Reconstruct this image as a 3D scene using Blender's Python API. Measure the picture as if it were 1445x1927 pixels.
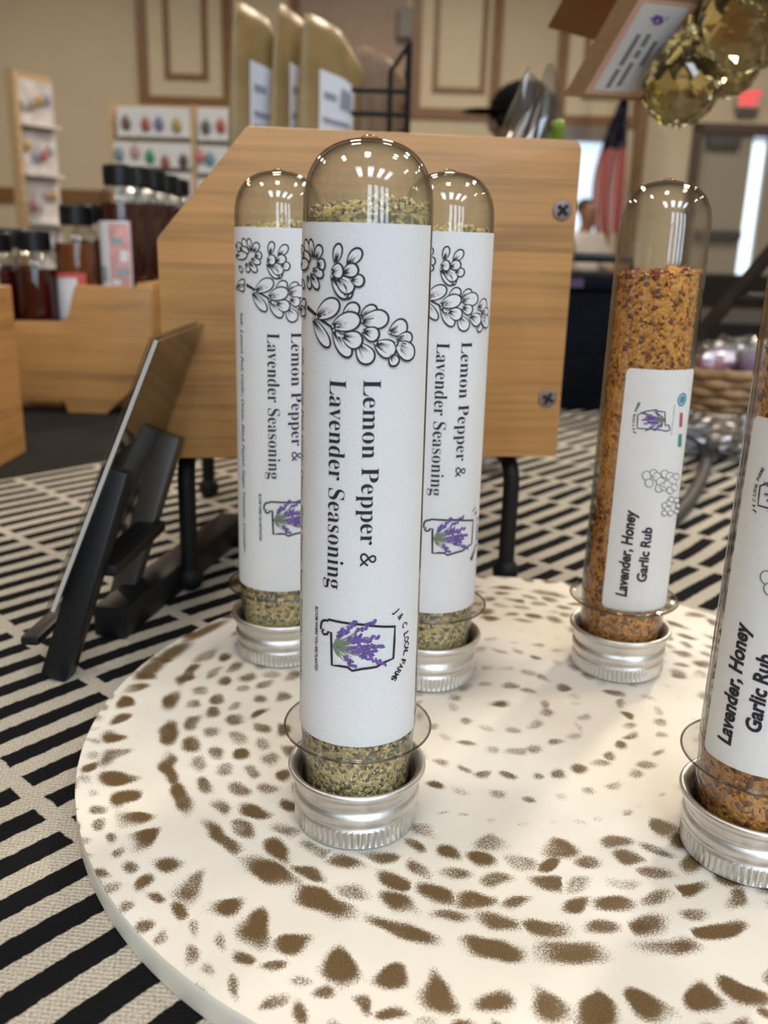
import bpy, bmesh, math, random
import numpy as np
from mathutils import Vector, Matrix
random.seed(7)
rng = np.random.default_rng(11)
scene = bpy.context.scene
for o in list(bpy.data.objects):
    bpy.data.objects.remove(o)

# ------------------------------------------------------------------ camera
U = 0.0125                      # radius of a spice tube, metres
ZB = 0.7665                     # height of the round board's top above the floor
ZC = ZB - 0.0065                # top of the striped runner
ZT = ZC - 0.0020                # top of the black tablecloth
FPX, PITCH, ROLL, CH = 1681.6, 0.29082, 0.027737, 9.986 * U
PCX, PCY = 722.5, 963.5
cam_data = bpy.data.cameras.new('camera')
cam = bpy.data.objects.new('camera', cam_data)
scene.collection.objects.link(cam)
scene.camera = cam
cam_data.sensor_fit = 'HORIZONTAL'
cam_data.sensor_width = 36.0
cam_data.lens = 36.0 * FPX / 1445.0
cam_data.clip_start = 0.01
cam_data.clip_end = 100
cam.matrix_world = (Matrix.Translation((0, 0, ZB + CH)) @ Matrix.Rotation(math.pi / 2 - PITCH, 4, 'X')
                    @ Matrix.Rotation(ROLL, 4, 'Z'))
cam_data.dof.use_dof = True
cam_data.dof.focus_distance = 0.190
cam_data.dof.aperture_fstop = 25.0

# ------------------------------------------------------------------ light and exposure
vs = scene.view_settings
vs.view_transform = 'Standard'
vs.look = 'None'
vs.exposure = 0.0
vs.gamma = 1.0
vs.use_curve_mapping = False
scene.cycles.transparent_max_bounces = 20
scene.cycles.max_bounces = 6
scene.cycles.diffuse_bounces = 3
scene.cycles.glossy_bounces = 3
scene.cycles.transmission_bounces = 6
scene.cycles.use_denoising = True
scene.cycles.use_adaptive_sampling = True
scene.cycles.adaptive_threshold = 0.04
scene.cycles.caustics_reflective = False
scene.cycles.caustics_refractive = False
world = bpy.data.worlds.new('world')
scene.world = world
world.use_nodes = True
world.node_tree.nodes['Background'].inputs[0].default_value = (0.75, 0.85, 1.0, 1)
world.node_tree.nodes['Background'].inputs[1].default_value = 0.6
WARM = (1.0, 0.86, 0.69)
COOL = (0.66, 0.82, 1.0)
LAMPS = [(-3.2, 7.0, 44), (0.4, 7.2, 50), (3.6, 7.0, 50), (-3.4, 3.6, 36), (-0.6, 4.3, 40), (2.0, 3.1, 135), (4.6, 3.4, 46),
         (-1.75, 0.25, 22), (-0.10, 0.05, 15), (1.6, 0.9, 16), (3.8, 0.2, 20)]       # x, y, watts
PANELS = [-1.04, 0.25, 1.45, 2.65]      # four long light panels in the ceiling, behind the camera
PANEL_W = 20.0
WIN_W = 30.0
CEIL = 3.9

# ------------------------------------------------------------------ helpers
def ray(px, py):
    a, b = px - PCX, py - PCY
    cr, sr = math.cos(ROLL), math.sin(ROLL)
    u = cr * a + sr * b
    v = -sr * a + cr * b
    c, s = math.cos(PITCH), math.sin(PITCH)
    return Vector((u, FPX * c - v * s, -FPX * s - v * c)) / FPX

def at(px, py, Y):              # the point at distance Y in front of the camera seen at a pixel
    d = ray(px, py)
    return Vector((d.x * Y / d.y, Y, ZB + CH + d.z * Y / d.y))

def on(px, py, z):              # the point of a horizontal plane seen at a pixel
    d = ray(px, py)
    t = (z - ZB - CH) / d.z
    return Vector((d.x * t, d.y * t, z))

coll = scene.collection

def link(name, mesh, parent=None, mats=()):
    o = bpy.data.objects.new(name, mesh)
    coll.objects.link(o)
    for m in mats:
        mesh.materials.append(m)
    if parent is not None:
        o.parent = parent
    return o

def mk(name, verts, faces, mat=None, parent=None, smooth=False, fmat=None):
    me = bpy.data.meshes.new(name)
    me.from_pydata([tuple(v) for v in verts], [], faces)
    mats = mat if isinstance(mat, (list, tuple)) else ([mat] if mat else [])
    if smooth:
        me.polygons.foreach_set('use_smooth', [True] * len(me.polygons))
    if fmat is not None:
        me.polygons.foreach_set('material_index', fmat)
    me.update()
    return link(name, me, parent, mats)

def from_bm(name, bm, mat=None, parent=None, smooth=False, angle=None):
    me = bpy.data.meshes.new(name)
    bm.normal_update()
    bm.to_mesh(me)
    bm.free()
    if smooth:
        me.polygons.foreach_set('use_smooth', [True] * len(me.polygons))
        if angle is not None:
            me.set_sharp_from_angle(angle=angle)
    mats = mat if isinstance(mat, (list, tuple)) else ([mat] if mat else [])
    return link(name, me, parent, mats)

def empty(name, loc=(0, 0, 0), rz=0.0):
    o = bpy.data.objects.new(name, None)
    o.empty_display_size = 0.02
    coll.objects.link(o)
    o.location = loc
    o.rotation_euler = (0, 0, rz)
    return o

def tag(o, label, cat, group=None):
    o['label'] = label
    o['category'] = cat
    if group:
        o['group'] = group
    return o

def struct(o):
    o['kind'] = 'structure'
    return o

def copy_tree(o, parent=None):
    c = o.copy()
    coll.objects.link(c)
    c.parent = parent
    for ch in list(o.children):
        copy_tree(ch, c)
    return c

class MB:
    """collects simple shapes into one mesh"""
    def __init__(self):
        self.v, self.f = [], []
    def add(self, vs_, fs_):
        n = len(self.v)
        self.v += [tuple(p) for p in vs_]
        self.f += [tuple(i + n for i in f) for f in fs_]
        return self
    def box(self, c, s, M=None):
        x, y, z = s[0] / 2, s[1] / 2, s[2] / 2
        P = [Vector((sx * x, sy * y, sz * z)) for sx in (-1, 1) for sy in (-1, 1) for sz in (-1, 1)]
        P = [(M @ p if M else p) + Vector(c) for p in P]
        return self.add(P, [(0, 1, 3, 2), (4, 6, 7, 5), (0, 4, 5, 1), (2, 3, 7, 6), (0, 2, 6, 4), (1, 5, 7, 3)])
    def tube(self, pts, r, n=10, cap=True):
        pts = [Vector(p) for p in pts]
        rs = r if isinstance(r, (list, tuple)) else [r] * len(pts)
        V, F = [], []
        up = None
        for i, p in enumerate(pts):
            t = (pts[min(i + 1, len(pts) - 1)] - pts[max(i - 1, 0)]).normalized()
            if up is None:
                up = Vector((0, 0, 1)) if abs(t.z) < 0.9 else Vector((1, 0, 0))
            a = t.cross(up).normalized()
            b = a.cross(t).normalized()
            up = b
            for k in range(n):
                w = 2 * math.pi * k / n
                V.append(p + rs[i] * (math.cos(w) * a + math.sin(w) * b))
        for i in range(len(pts) - 1):
            for k in range(n):
                F.append((i * n + k, i * n + (k + 1) % n, (i + 1) * n + (k + 1) % n, (i + 1) * n + k))
        if cap:
            F.append(tuple(range(n))[::-1])
            F.append(tuple(range((len(pts) - 1) * n, len(pts) * n)))
        return self.add(V, F)
    def lathe(self, prof, n=48, c=(0, 0, 0), close=False):
        V, F = [], []
        m = len(prof)
        for k in range(n):
            w = 2 * math.pi * k / n
            for r, z in prof:
                V.append((c[0] + r * math.cos(w), c[1] + r * math.sin(w), c[2] + z))
        for k in range(n):
            k2 = (k + 1) % n
            for i in range(m if close else m - 1):
                j = (i + 1) % m
                F.append((k * m + i, k2 * m + i, k2 * m + j, k * m + j))
        return self.add(V, F)
    def sphere(self, c, r, n=12, s=(1, 1, 1)):
        V, F = [], []
        m = n // 2 + 1
        for i in range(m):
            th = math.pi * i / (m - 1)
            for k in range(n):
                w = 2 * math.pi * k / n
                V.append((c[0] + r * s[0] * math.sin(th) * math.cos(w), c[1] + r * s[1] * math.sin(th) * math.sin(w), c[2] + r * s[2] * math.cos(th)))
        for i in range(m - 1):
            for k in range(n):
                F.append((i * n + k, (i + 1) * n + k, (i + 1) * n + (k + 1) % n, i * n + (k + 1) % n))
        return self.add(V, F)
    def build(self, name, mat=None, parent=None, smooth=False, angle=0.7, bevel=0.0):
        bm = bmesh.new()
        vv = [bm.verts.new(p) for p in self.v]
        for f in self.f:
            try:
                bm.faces.new([vv[i] for i in f])
            except ValueError:
                pass
        bmesh.ops.remove_doubles(bm, verts=bm.verts, dist=1e-6)
        bmesh.ops.dissolve_degenerate(bm, dist=1e-7, edges=bm.edges)
        if bevel:
            es = [e for e in bm.edges if len(e.link_faces) == 2 and e.calc_face_angle(0) > 0.5]
            bmesh.ops.bevel(bm, geom=es, offset=bevel, segments=2, affect='EDGES', profile=0.6)
        return from_bm(name, bm, mat, parent, smooth, angle)

def prism(name, outline, thick, M, mat, parent=None, bevel=0.0):
    """2D outline (x, z) extruded along +y by thick, then placed by M"""
    bm = bmesh.new()
    a = [bm.verts.new((x, 0, z)) for x, z in outline]
    b = [bm.verts.new((x, thick, z)) for x, z in outline]
    n = len(outline)
    bm.faces.new(a)
    bm.faces.new(b[::-1])
    for i in range(n):
        bm.faces.new((a[i], b[i], b[(i + 1) % n], a[(i + 1) % n]))
    bmesh.ops.recalc_face_normals(bm, faces=bm.faces)
    if bevel:
        es = [e for e in bm.edges if e.calc_face_angle(0) > 0.5]
        bmesh.ops.bevel(bm, geom=es, offset=bevel, segments=2, affect='EDGES', profile=0.6)
    bm.transform(M)
    return from_bm(name, bm, mat, parent, True, 0.5)

def rounded(outline, idx, r, n=5):
    """round corner idx of a 2D outline"""
    p0, p1, p2 = (Vector(outline[i % len(outline)]).to_2d() for i in (idx - 1, idx, idx + 1))
    d0, d2 = (p0 - p1).normalized(), (p2 - p1).normalized()
    a, b = p1 + d0 * r, p1 + d2 * r
    out = []
    for k in range(n + 1):
        t = k / n
        q = (1 - t) ** 2 * a + 2 * t * (1 - t) * p1 + t * t * b
        out.append((q.x, q.y))
    return outline[:idx] + out + outline[idx + 1:]

# ------------------------------------------------------------------ materials
def nm(name):
    m = bpy.data.materials.new(name)
    m.use_nodes = True
    nt = m.node_tree
    return m, nt, nt.nodes, nt.links, nt.nodes['Principled BSDF']

def rgba(c):
    return (c[0], c[1], c[2], 1.0)

def plain(name, col, rough=0.5, metal=0.0, noise=0.0, scale=60.0, bump=0.0, spec=0.5, alpha=1.0, coat=0.0, stretch=None):
    m, nt, N, L, b = nm(name)
    b.inputs['Base Color'].default_value = rgba(col)
    b.inputs['Roughness'].default_value = rough
    b.inputs['Metallic'].default_value = metal
    b.inputs['Specular IOR Level'].default_value = spec
    b.inputs['Coat Weight'].default_value = coat
    b.inputs['Alpha'].default_value = alpha
    if noise or bump:
        tc = N.new('ShaderNodeTexCoord')
        src = tc.outputs['Object']
        if stretch:
            mp = N.new('ShaderNodeMapping')
            mp.inputs['Scale'].default_value = stretch
            L.new(src, mp.inputs['Vector'])
            src = mp.outputs['Vector']
        t = N.new('ShaderNodeTexNoise')
        t.inputs['Scale'].default_value = scale
        t.inputs['Detail'].default_value = 5
        L.new(src, t.inputs['Vector'])
        if noise:
            r = N.new('ShaderNodeValToRGB')
            r.color_ramp.elements[0].position = 0.3
            r.color_ramp.elements[1].position = 0.7
            r.color_ramp.elements[0].color = rgba([c * (1 - noise) for c in col])
            r.color_ramp.elements[1].color = rgba([min(1, c * (1 + noise)) for c in col])
            L.new(t.outputs['Fac'], r.inputs['Fac'])
            L.new(r.outputs['Color'], b.inputs['Base Color'])
        if bump:
            bp = N.new('ShaderNodeBump')
            bp.inputs['Strength'].default_value = bump
            bp.inputs['Distance'].default_value = 0.001
            L.new(t.outputs['Fac'], bp.inputs['Height'])
            L.new(bp.outputs['Normal'], b.inputs['Normal'])
    return m

def emit(name, col, strength):
    m, nt, N, L, b = nm(name)
    b.inputs['Base Color'].default_value = rgba(col)
    b.inputs['Emission Color'].default_value = rgba(col)
    b.inputs['Emission Strength'].default_value = strength
    return m

def math_node(N, L, op, a, b=None, clamp=False):
    n = N.new('ShaderNodeMath')
    n.operation = op
    n.use_clamp = clamp
    for i, v in enumerate((a, b)):
        if v is None:
            continue
        if isinstance(v, (int, float)):
            n.inputs[i].default_value = v
        else:
            L.new(v, n.inputs[i])
    return n.outputs[0]

def clear_plastic(name, tint=(0.985, 0.985, 0.98), edge=(0.20, 0.19, 0.18), f0=0.05, rough=0.015, power=3.4):
    """thin clear wall: see-through with Schlick reflection and a darker rim where the wall is seen edge-on"""
    m, nt, N, L, b = nm(name)
    N.remove(b)
    lw = N.new('ShaderNodeLayerWeight')
    lw.inputs['Blend'].default_value = 0.5
    fac = lw.outputs['Facing']
    p5 = math_node(N, L, 'POWER', fac, 5.0)
    fr = math_node(N, L, 'MULTIPLY_ADD', p5, 1 - f0)
    fr.node.inputs[2].default_value = f0
    p3 = math_node(N, L, 'POWER', fac, power)
    mx = N.new('ShaderNodeMix')
    mx.data_type = 'RGBA'
    mx.inputs[6].default_value = rgba(tint)
    mx.inputs[7].default_value = rgba(edge)
    L.new(p3, mx.inputs[0])
    tr = N.new('ShaderNodeBsdfTransparent')
    L.new(mx.outputs[2], tr.inputs['Color'])
    gl = N.new('ShaderNodeBsdfGlossy')
    gl.inputs['Roughness'].default_value = rough
    ms = N.new('ShaderNodeMixShader')
    L.new(fr, ms.inputs[0])
    L.new(tr.outputs[0], ms.inputs[1])
    L.new(gl.outputs[0], ms.inputs[2])
    L.new(ms.outputs[0], N['Material Output'].inputs['Surface'])
    return m

def bamboo(name, base=(0.45, 0.228, 0.074), axis=0, strip=0.0065):
    """laminated bamboo: fine grain along one axis, in strips of slightly different tone"""
    m, nt, N, L, b = nm(name)
    tc = N.new('ShaderNodeTexCoord')
    mp = N.new('ShaderNodeMapping')
    sc_ = [420, 420, 420]
    sc_[axis] = 9
    mp.inputs['Scale'].default_value = sc_
    L.new(tc.outputs['Object'], mp.inputs['Vector'])
    t = N.new('ShaderNodeTexNoise')
    t.inputs['Scale'].default_value = 1.0
    t.inputs['Detail'].default_value = 6
    t.inputs['Roughness'].default_value = 0.65
    L.new(mp.outputs['Vector'], t.inputs['Vector'])
    sx = N.new('ShaderNodeSeparateXYZ')
    L.new(tc.outputs['Object'], sx.inputs[0])
    zc = math_node(N, L, 'DIVIDE', sx.outputs['Z'], strip)
    cell = math_node(N, L, 'FLOOR', zc)
    wn = N.new('ShaderNodeTexWhiteNoise')
    wn.noise_dimensions = '1D'
    L.new(cell, wn.inputs['W'])
    mp2 = N.new('ShaderNodeMapping')
    s2 = [70, 70, 70]
    s2[axis] = 14
    mp2.inputs['Scale'].default_value = s2
    L.new(tc.outputs['Object'], mp2.inputs['Vector'])
    t2 = N.new('ShaderNodeTexNoise')
    t2.inputs['Scale'].default_value = 1.0
    t2.inputs['Detail'].default_value = 3
    L.new(mp2.outputs['Vector'], t2.inputs['Vector'])
    s = math_node(N, L, 'MULTIPLY', t.outputs['Fac'], 0.60)
    s = math_node(N, L, 'ADD', s, math_node(N, L, 'MULTIPLY', wn.outputs['Value'], 0.13))
    s = math_node(N, L, 'ADD', s, math_node(N, L, 'MULTIPLY', t2.outputs['Fac'], 0.40))
    r = N.new('ShaderNodeValToRGB')
    e = r.color_ramp.elements
    e[0].position, e[1].position = 0.34, 0.74
    e[0].color = rgba([c * 0.48 for c in base])
    e[1].color = rgba([min(1, c * 1.28) for c in base])
    mid = e.new(0.55)
    mid.color = rgba(base)
    L.new(s, r.inputs['Fac'])
    L.new(r.outputs['Color'], b.inputs['Base Color'])
    b.inputs['Roughness'].default_value = 0.42
    bp = N.new('ShaderNodeBump')
    bp.inputs['Strength'].default_value = 0.08
    bp.inputs['Distance'].default_value = 0.0004
    L.new(t.outputs['Fac'], bp.inputs['Height'])
    L.new(bp.outputs['Normal'], b.inputs['Normal'])
    return m

def grain_mat(name, cols, scale, bump=0.6, attr=None):
    """crushed seasoning: cells of random colour"""
    m, nt, N, L, b = nm(name)
    tc = N.new('ShaderNodeTexCoord')
    vo = N.new('ShaderNodeTexVoronoi')
    vo.inputs['Scale'].default_value = scale
    L.new(tc.outputs['Object'], vo.inputs['Vector'])
    big = N.new('ShaderNodeTexNoise')
    big.inputs['Scale'].default_value = scale * 0.16
    big.inputs['Detail'].default_value = 3
    L.new(tc.outputs['Object'], big.inputs['Vector'])
    sp = N.new('ShaderNodeSeparateColor')
    L.new(vo.outputs['Color'], sp.inputs[0])
    v = math_node(N, L, 'MULTIPLY', sp.outputs[0], 0.62)
    v = math_node(N, L, 'ADD', v, math_node(N, L, 'MULTIPLY', big.outputs['Fac'], 0.76))
    v = math_node(N, L, 'SUBTRACT', v, 0.19, True)
    r = N.new('ShaderNodeValToRGB')
    r.color_ramp.interpolation = 'LINEAR'
    e = r.color_ramp.elements
    n = len(cols)
    e[0].position, e[0].color = cols[0][0], rgba(cols[0][1])
    e[1].position, e[1].color = cols[-1][0], rgba(cols[-1][1])
    for p, c in cols[1:-1]:
        k = e.new(p)
        k.color = rgba(c)
    L.new(v, r.inputs['Fac'])
    L.new(r.outputs['Color'], b.inputs['Base Color'])
    b.inputs['Roughness'].default_value = 0.8
    bp = N.new('ShaderNodeBump')
    bp.inputs['Strength'].default_value = bump
    bp.inputs['Distance'].default_value = 0.0006
    inv = math_node(N, L, 'MULTIPLY', vo.outputs['Distance'], -1.0)
    L.new(inv, bp.inputs['Height'])
    L.new(bp.outputs['Normal'], b.inputs['Normal'])
    return m

def attr_mat(name, attr, rough=0.8):
    m, nt, N, L, b = nm(name)
    a = N.new('ShaderNodeAttribute')
    a.attribute_name = attr
    L.new(a.outputs['Color'], b.inputs['Base Color'])
    b.inputs['Roughness'].default_value = rough
    return m

M_CLEAR = clear_plastic('clear_plastic_wall')
M_FLANGE = clear_plastic('clear_flange', (0.93, 0.925, 0.91), (0.35, 0.34, 0.32), 0.06, 0.05, 5.0)
M_FRIM = clear_plastic('flange_rim', (0.62, 0.60, 0.57), (0.34, 0.32, 0.30), 0.10, 0.05, 2.0)
M_BAMBOO = bamboo('bamboo_laminate')
M_BAMBOO_Y = bamboo('bamboo_laminate_deep', axis=1)
M_ALU = plain('brushed_aluminium', (0.74, 0.73, 0.71), 0.42, 1.0, noise=0.05, scale=900, bump=0.05)
M_PAPER = plain('white_label_paper', (0.77, 0.77, 0.775), 0.75, noise=0.035, scale=2600, bump=0.12, spec=0.2)
M_STICKER = plain('white_sticker', (0.80, 0.79, 0.78), 0.5, noise=0.02, scale=500, spec=0.35)
M_INK = plain('dark_print_ink', (0.035, 0.028, 0.035), 0.7, spec=0.2)
M_GREYINK = plain('grey_print_ink', (0.22, 0.21, 0.22), 0.7, spec=0.2)
M_PURPLE = plain('purple_print_ink', (0.16, 0.095, 0.33), 0.7, noise=0.3, scale=900, spec=0.2)
M_GREENINK = plain('grey_green_print_ink', (0.20, 0.24, 0.17), 0.7, spec=0.2)
M_TEAL = plain('teal_print_ink', (0.06, 0.30, 0.42), 0.6)
M_GREENLOGO = plain('green_print_ink', (0.06, 0.30, 0.22), 0.6)
M_REDINK = plain('red_print_ink', (0.50, 0.12, 0.12), 0.6)
M_BLACKMETAL = plain('black_powder_coated_metal', (0.007, 0.007, 0.008), 0.55, 0.0, spec=0.25)
M_BLACKPLASTIC = plain('black_plastic', (0.006, 0.0065, 0.008), 0.38, spec=0.35)
M_BLACKCLOTH = plain('black_tablecloth_fabric', (0.016, 0.014, 0.013), 0.9, noise=0.2, scale=300, bump=0.3, spec=0.2)
M_KRAFT = plain('kraft_card', (0.36, 0.22, 0.115), 0.8, noise=0.12, scale=500, spec=0.2)
M_SCREW = plain('zinc_screw', (0.24, 0.185, 0.165), 0.5, 0.6, noise=0.15, scale=800)
M_RECESS_SHADE = plain('painted_recess_shade', (0.02, 0.018, 0.016), 0.8)

# ------------------------------------------------------------------ the room
M_WALL = plain('beige_wall_paint', (0.60, 0.52, 0.38), 0.75, noise=0.03, scale=3, bump=0.05)
M_WALLP = plain('cream_wall_panel', (0.66, 0.58, 0.43), 0.75, noise=0.03, scale=3)
M_WALLR = plain('taupe_fabric_panel', (0.40, 0.31, 0.25), 0.85, noise=0.05, scale=8)
M_TRIM = plain('stained_wood_trim', (0.21, 0.105, 0.04), 0.45, noise=0.2, scale=4, stretch=(1, 1, 12))
M_FLOOR = plain('brown_carpet', (0.10, 0.065, 0.05), 0.95, noise=0.4, scale=14, bump=0.3, spec=0.1)
M_CEIL = plain('ceiling_paint', (0.72, 0.69, 0.62), 0.9, noise=0.02, scale=5)

def slab(name, x0, x1, y0, y1, z0, z1, mat):
    return struct(MB().box(((x0 + x1) / 2, (y0 + y1) / 2, (z0 + z1) / 2), (x1 - x0, y1 - y0, z1 - z0)).build(name, mat))

RX0, RX1, RY0, WD = -6.5, 6.5, -5.0, 9.9
slab('floor', RX0, RX1, RY0, WD + 1.2, -0.1, 0.0, M_FLOOR)
slab('ceiling', RX0, RX1, RY0, WD + 1.2, CEIL, CEIL + 0.1, M_CEIL)
slab('wall_left', RX0 - 0.12, RX0, RY0, WD + 1.2, 0, CEIL, M_WALL)
slab('wall_right', RX1, RX1 + 0.12, RY0, WD + 1.2, 0, CEIL, M_WALL)

# far wall: a plane turned slightly, its right end farther away
WALL_A = 0.028
WORG = Vector((0, 9.45, 0))
wdx = Vector((math.cos(WALL_A), math.sin(WALL_A), 0))
wn_ = Vector((-math.sin(WALL_A), math.cos(WALL_A), 0))
MWALL = Matrix.Translation(WORG) @ Matrix.Rotation(WALL_A, 4, 'Z')

def wall_px(px, py):            # (s, z) on the far wall seen at a pixel
    d = ray(px, py)
    o = Vector((0, 0, ZB + CH))
    t = (WORG - o).dot(wn_) / d.dot(wn_)
    p = o + d * t
    return (p - WORG).dot(wdx), p.z

def wbox(mb, s0, s1, z0, z1, t0, t1):
    mb.box(((s0 + s1) / 2, (t0 + t1) / 2, (z0 + z1) / 2), (s1 - s0, t1 - t0, z1 - z0))
    return mb

def wall_piece(name, s0, s1, z0, z1, t0, t1, mat, parent=None, bevel=0.0):
    o = wbox(MB(), s0, s1, z0, z1, t0, t1).build(name, mat, parent, bevel=bevel)
    if parent is None:
        o.matrix_world = MWALL
    return o

# openings in the far wall: the daylight window and the door
win_s0, win_z1 = wall_px(1040, 258)
win_s1, _ = wall_px(1152, 258)
win_z0 = wall_px(1100, 520)[1]
door_s0, door_z1 = wall_px(1322, 250)
door_s1 = door_s0 + 1.05
wm = MB()
for s0, s1, z0, z1 in [(-6.6, win_s0, 0, CEIL), (win_s0, win_s1, 0, win_z0), (win_s0, win_s1, win_z1, CEIL), (win_s1, door_s0, 0, CEIL),
                       (door_s0, door_s1, door_z1, CEIL), (door_s1, 6.7, 0, CEIL)]:
    wbox(wm, s0, s1, z0, z1, 0, 0.15)
wall_back = struct(wm.build('wall_back', M_WALL))
wall_back.matrix_world = MWALL

def frame(s0, s1, z0, z1, w, t, name):
    mb = MB()
    wbox(mb, s0, s0 + w, z0, z1, -t, 0.005)
    wbox(mb, s1 - w, s1, z0, z1, -t, 0.005)
    wbox(mb, s0, s1, z0, z0 + w, -t - 0.002, 0.005)
    wbox(mb, s0, s1, z1 - w, z1, -t - 0.002, 0.005)
    o = struct(mb.build(name, M_TRIM))
    o.matrix_world = MWALL
    return o

ZTOP = 3.6
fi = 1
for (l, r, b, li, ri, bi) in [(264, 440, 200, 311, 393, 150), (770, 936, 222, 812, 912, 175), (1040, 1204, 236, 1092, 1158, 187)]:
    s0, z0 = wall_px(l, b)
    s1, _ = wall_px(r, b)
    frame(s0, s1, z0, ZTOP, 0.095, 0.03, 'trim_%d' % fi)
    fi += 1
    p = struct(wall_piece('wall_panel', s0 + 0.09, s1 - 0.09, z0 + 0.09, ZTOP - 0.09, -0.008, 0.004, M_WALLP))
    a, zb = wall_px(li, bi)
    c, _ = wall_px(ri, bi)
    frame(a, c, zb, ZTOP - 0.35, 0.055, 0.022, 'trim_%d' % fi)
    fi += 1
# recessed taupe bay between two frames, with its edge trim
s0, _ = wall_px(552, 60)
s1, _ = wall_px(770, 60)
struct(wall_piece('wall_panel', s0, s1 - 0.02, wall_px(650, 420)[1], ZTOP, -0.012, 0.004, M_WALLR))
struct(wall_piece('trim_7', s0 - 0.03, s0 + 0.06, wall_px(650, 420)[1], ZTOP, -0.03, 0.004, M_TRIM))
# chair rail
zr = wall_px(100, 383)[1]
struct(wall_piece('trim_8', -6.4, wall_px(552, 300)[0], zr, zr + 0.14, -0.035, 0.004, M_TRIM, bevel=0.008))
struct(wall_piece('baseboard_back', -6.4, door_s0 - 0.2, 0, 0.14, -0.02, 0.004, M_TRIM))
# tall post beside the flag
s, _ = wall_px(1200, 300)
struct(wall_piece('trim_9', s - 0.06, s + 0.05, 0, wall_px(1200, 180)[1] + 0.4, -0.06, 0.004, M_TRIM, bevel=0.008))
# small grey box on the wall (speaker)
a, zt = wall_px(749, 18)
b_, zb = wall_px(774, 76)
tag(wall_piece('wall_speaker', a, b_, zb, zt, -0.12, 0.0, plain('grey_plastic', (0.22, 0.21, 0.21), 0.6), bevel=0.01),
    'small grey box mounted high on the far wall beside the taupe bay', 'speaker')

# window with daylight behind it
w1 = empty('window_1')
struct(w1)
w1.matrix_world = MWALL
wbox(MB(), win_s0, win_s1, win_z0, win_z1, 0.09, 0.10).build('pane', emit('daylight_pane', (0.62, 0.79, 1.0), 1.15), w1)
mb = MB()
wbox(mb, win_s0 - 0.05, win_s0 + 0.02, win_z0, win_z1, -0.02, 0.1)
wbox(mb, win_s1 - 0.02, win_s1 + 0.05, win_z0, win_z1, -0.02, 0.1)
mb.build('window_frame', M_TRIM, w1)
wbox(MB(), win_s0 - 0.05, win_s1 + 0.05, win_z1 - 0.03, win_z1 + 0.16, -0.03, 0.1).build('window_head', plain('grey_head', (0.24, 0.22, 0.21), 0.6), w1)

# door, standing slightly ajar with daylight at its edge
d1 = empty('door_1')
struct(d1)
d1.matrix_world = MWALL
M_DOOR = plain('grey_beige_door_paint', (0.33, 0.30, 0.24), 0.5, noise=0.02, scale=3)
M_GREYM = plain('dark_grey_hardware', (0.10, 0.10, 0.10), 0.4, 0.6)
mb = MB()
wbox(mb, door_s0 - 0.10, door_s0, 0, door_z1 + 0.09, -0.03, 0.15)
wbox(mb, door_s0 - 0.10, door_s1 + 0.10, door_z1, door_z1 + 0.09, -0.03, 0.15)
wbox(mb, door_s1, door_s1 + 0.10, 0, door_z1 + 0.09, -0.03, 0.15)
mb.build('door_frame', plain('dark_brown_door_frame', (0.085, 0.055, 0.04), 0.5), d1)
gap0 = wall_px(1402, 400)[0]
gap1 = gap0 + 0.15
wbox(MB(), door_s0 + 0.005, gap0, 0.01, door_z1 - 0.005, 0.03, 0.075).build('door_leaf', M_DOOR, d1)
wbox(MB(), gap0, gap1, 0.01, door_z1 - 0.06, 0.10, 0.11).build('daylight_gap', emit('daylight_through_gap', (0.74, 0.89, 1.0), 1.5), d1)
wbox(MB(), gap1, door_s1, 0.01, door_z1 - 0.005, 0.03, 0.075).build('door_leaf', M_DOOR, d1)
zz = wall_px(1345, 268)[1]
wbox(MB(), door_s0 + 0.06, door_s0 + 0.38, zz - 0.05, zz + 0.06, -0.05, 0.03).build('door_closer', M_GREYM, d1, bevel=0.006)
zz = wall_px(1375, 443)[1]
wbox(MB(), door_s0 + 0.05, gap0 - 0.02, zz - 0.045, zz + 0.045, -0.05, 0.03).build('push_bar', M_GREYM, d1, bevel=0.006)

# wall behind the camera with the four tall windows the tube domes reflect
wm = MB()
WX = [-0.05, 1.05, 2.15, 3.25]
xs = [RX0]
for x in WX:
    wm.box(((xs[-1] + x) / 2, RY0 - 0.06, CEIL / 2), (x - xs[-1], 0.12, CEIL))
    wm.box((x + 0.36, RY0 - 0.06, 0.45), (0.72, 0.12, 0.9))
    wm.box((x + 0.36, RY0 - 0.06, (3.3 + CEIL) / 2), (0.72, 0.12, CEIL - 3.3))
    xs.append(x + 0.72)
wm.box(((xs[-1] + RX1) / 2, RY0 - 0.06, CEIL / 2), (RX1 - xs[-1], 0.12, CEIL))
struct(wm.build('wall_front', M_WALL))
M_WFR = plain('white_window_frame', (0.7, 0.7, 0.68), 0.5)
for i, x in enumerate(WX):
    w = struct(empty('window_%d' % (i + 2), (x + 0.36, RY0, 0)))
    mb = MB()
    for sx in (-0.345, 0.345):
        mb.box((sx, -0.03, 2.1), (0.03, 0.08, 2.4))
    for z in (0.915, 2.1, 3.285):
        mb.box((0, -0.03, z), (0.72, 0.08, 0.03))
    mb.build('window_frame', M_WFR, w)
    ld = bpy.data.lights.new('daylight', 'AREA')
    ld.shape = 'RECTANGLE'
    ld.size, ld.size_y = 0.66, 2.34
    ld.energy = WIN_W
    ld.color = COOL
    lo = bpy.data.objects.new('daylight', ld)
    coll.objects.link(lo)
    lo.location = (x + 0.36, RY0 - 0.02, 2.1)
    lo.rotation_euler = (math.radians(90), 0, 0)

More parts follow.
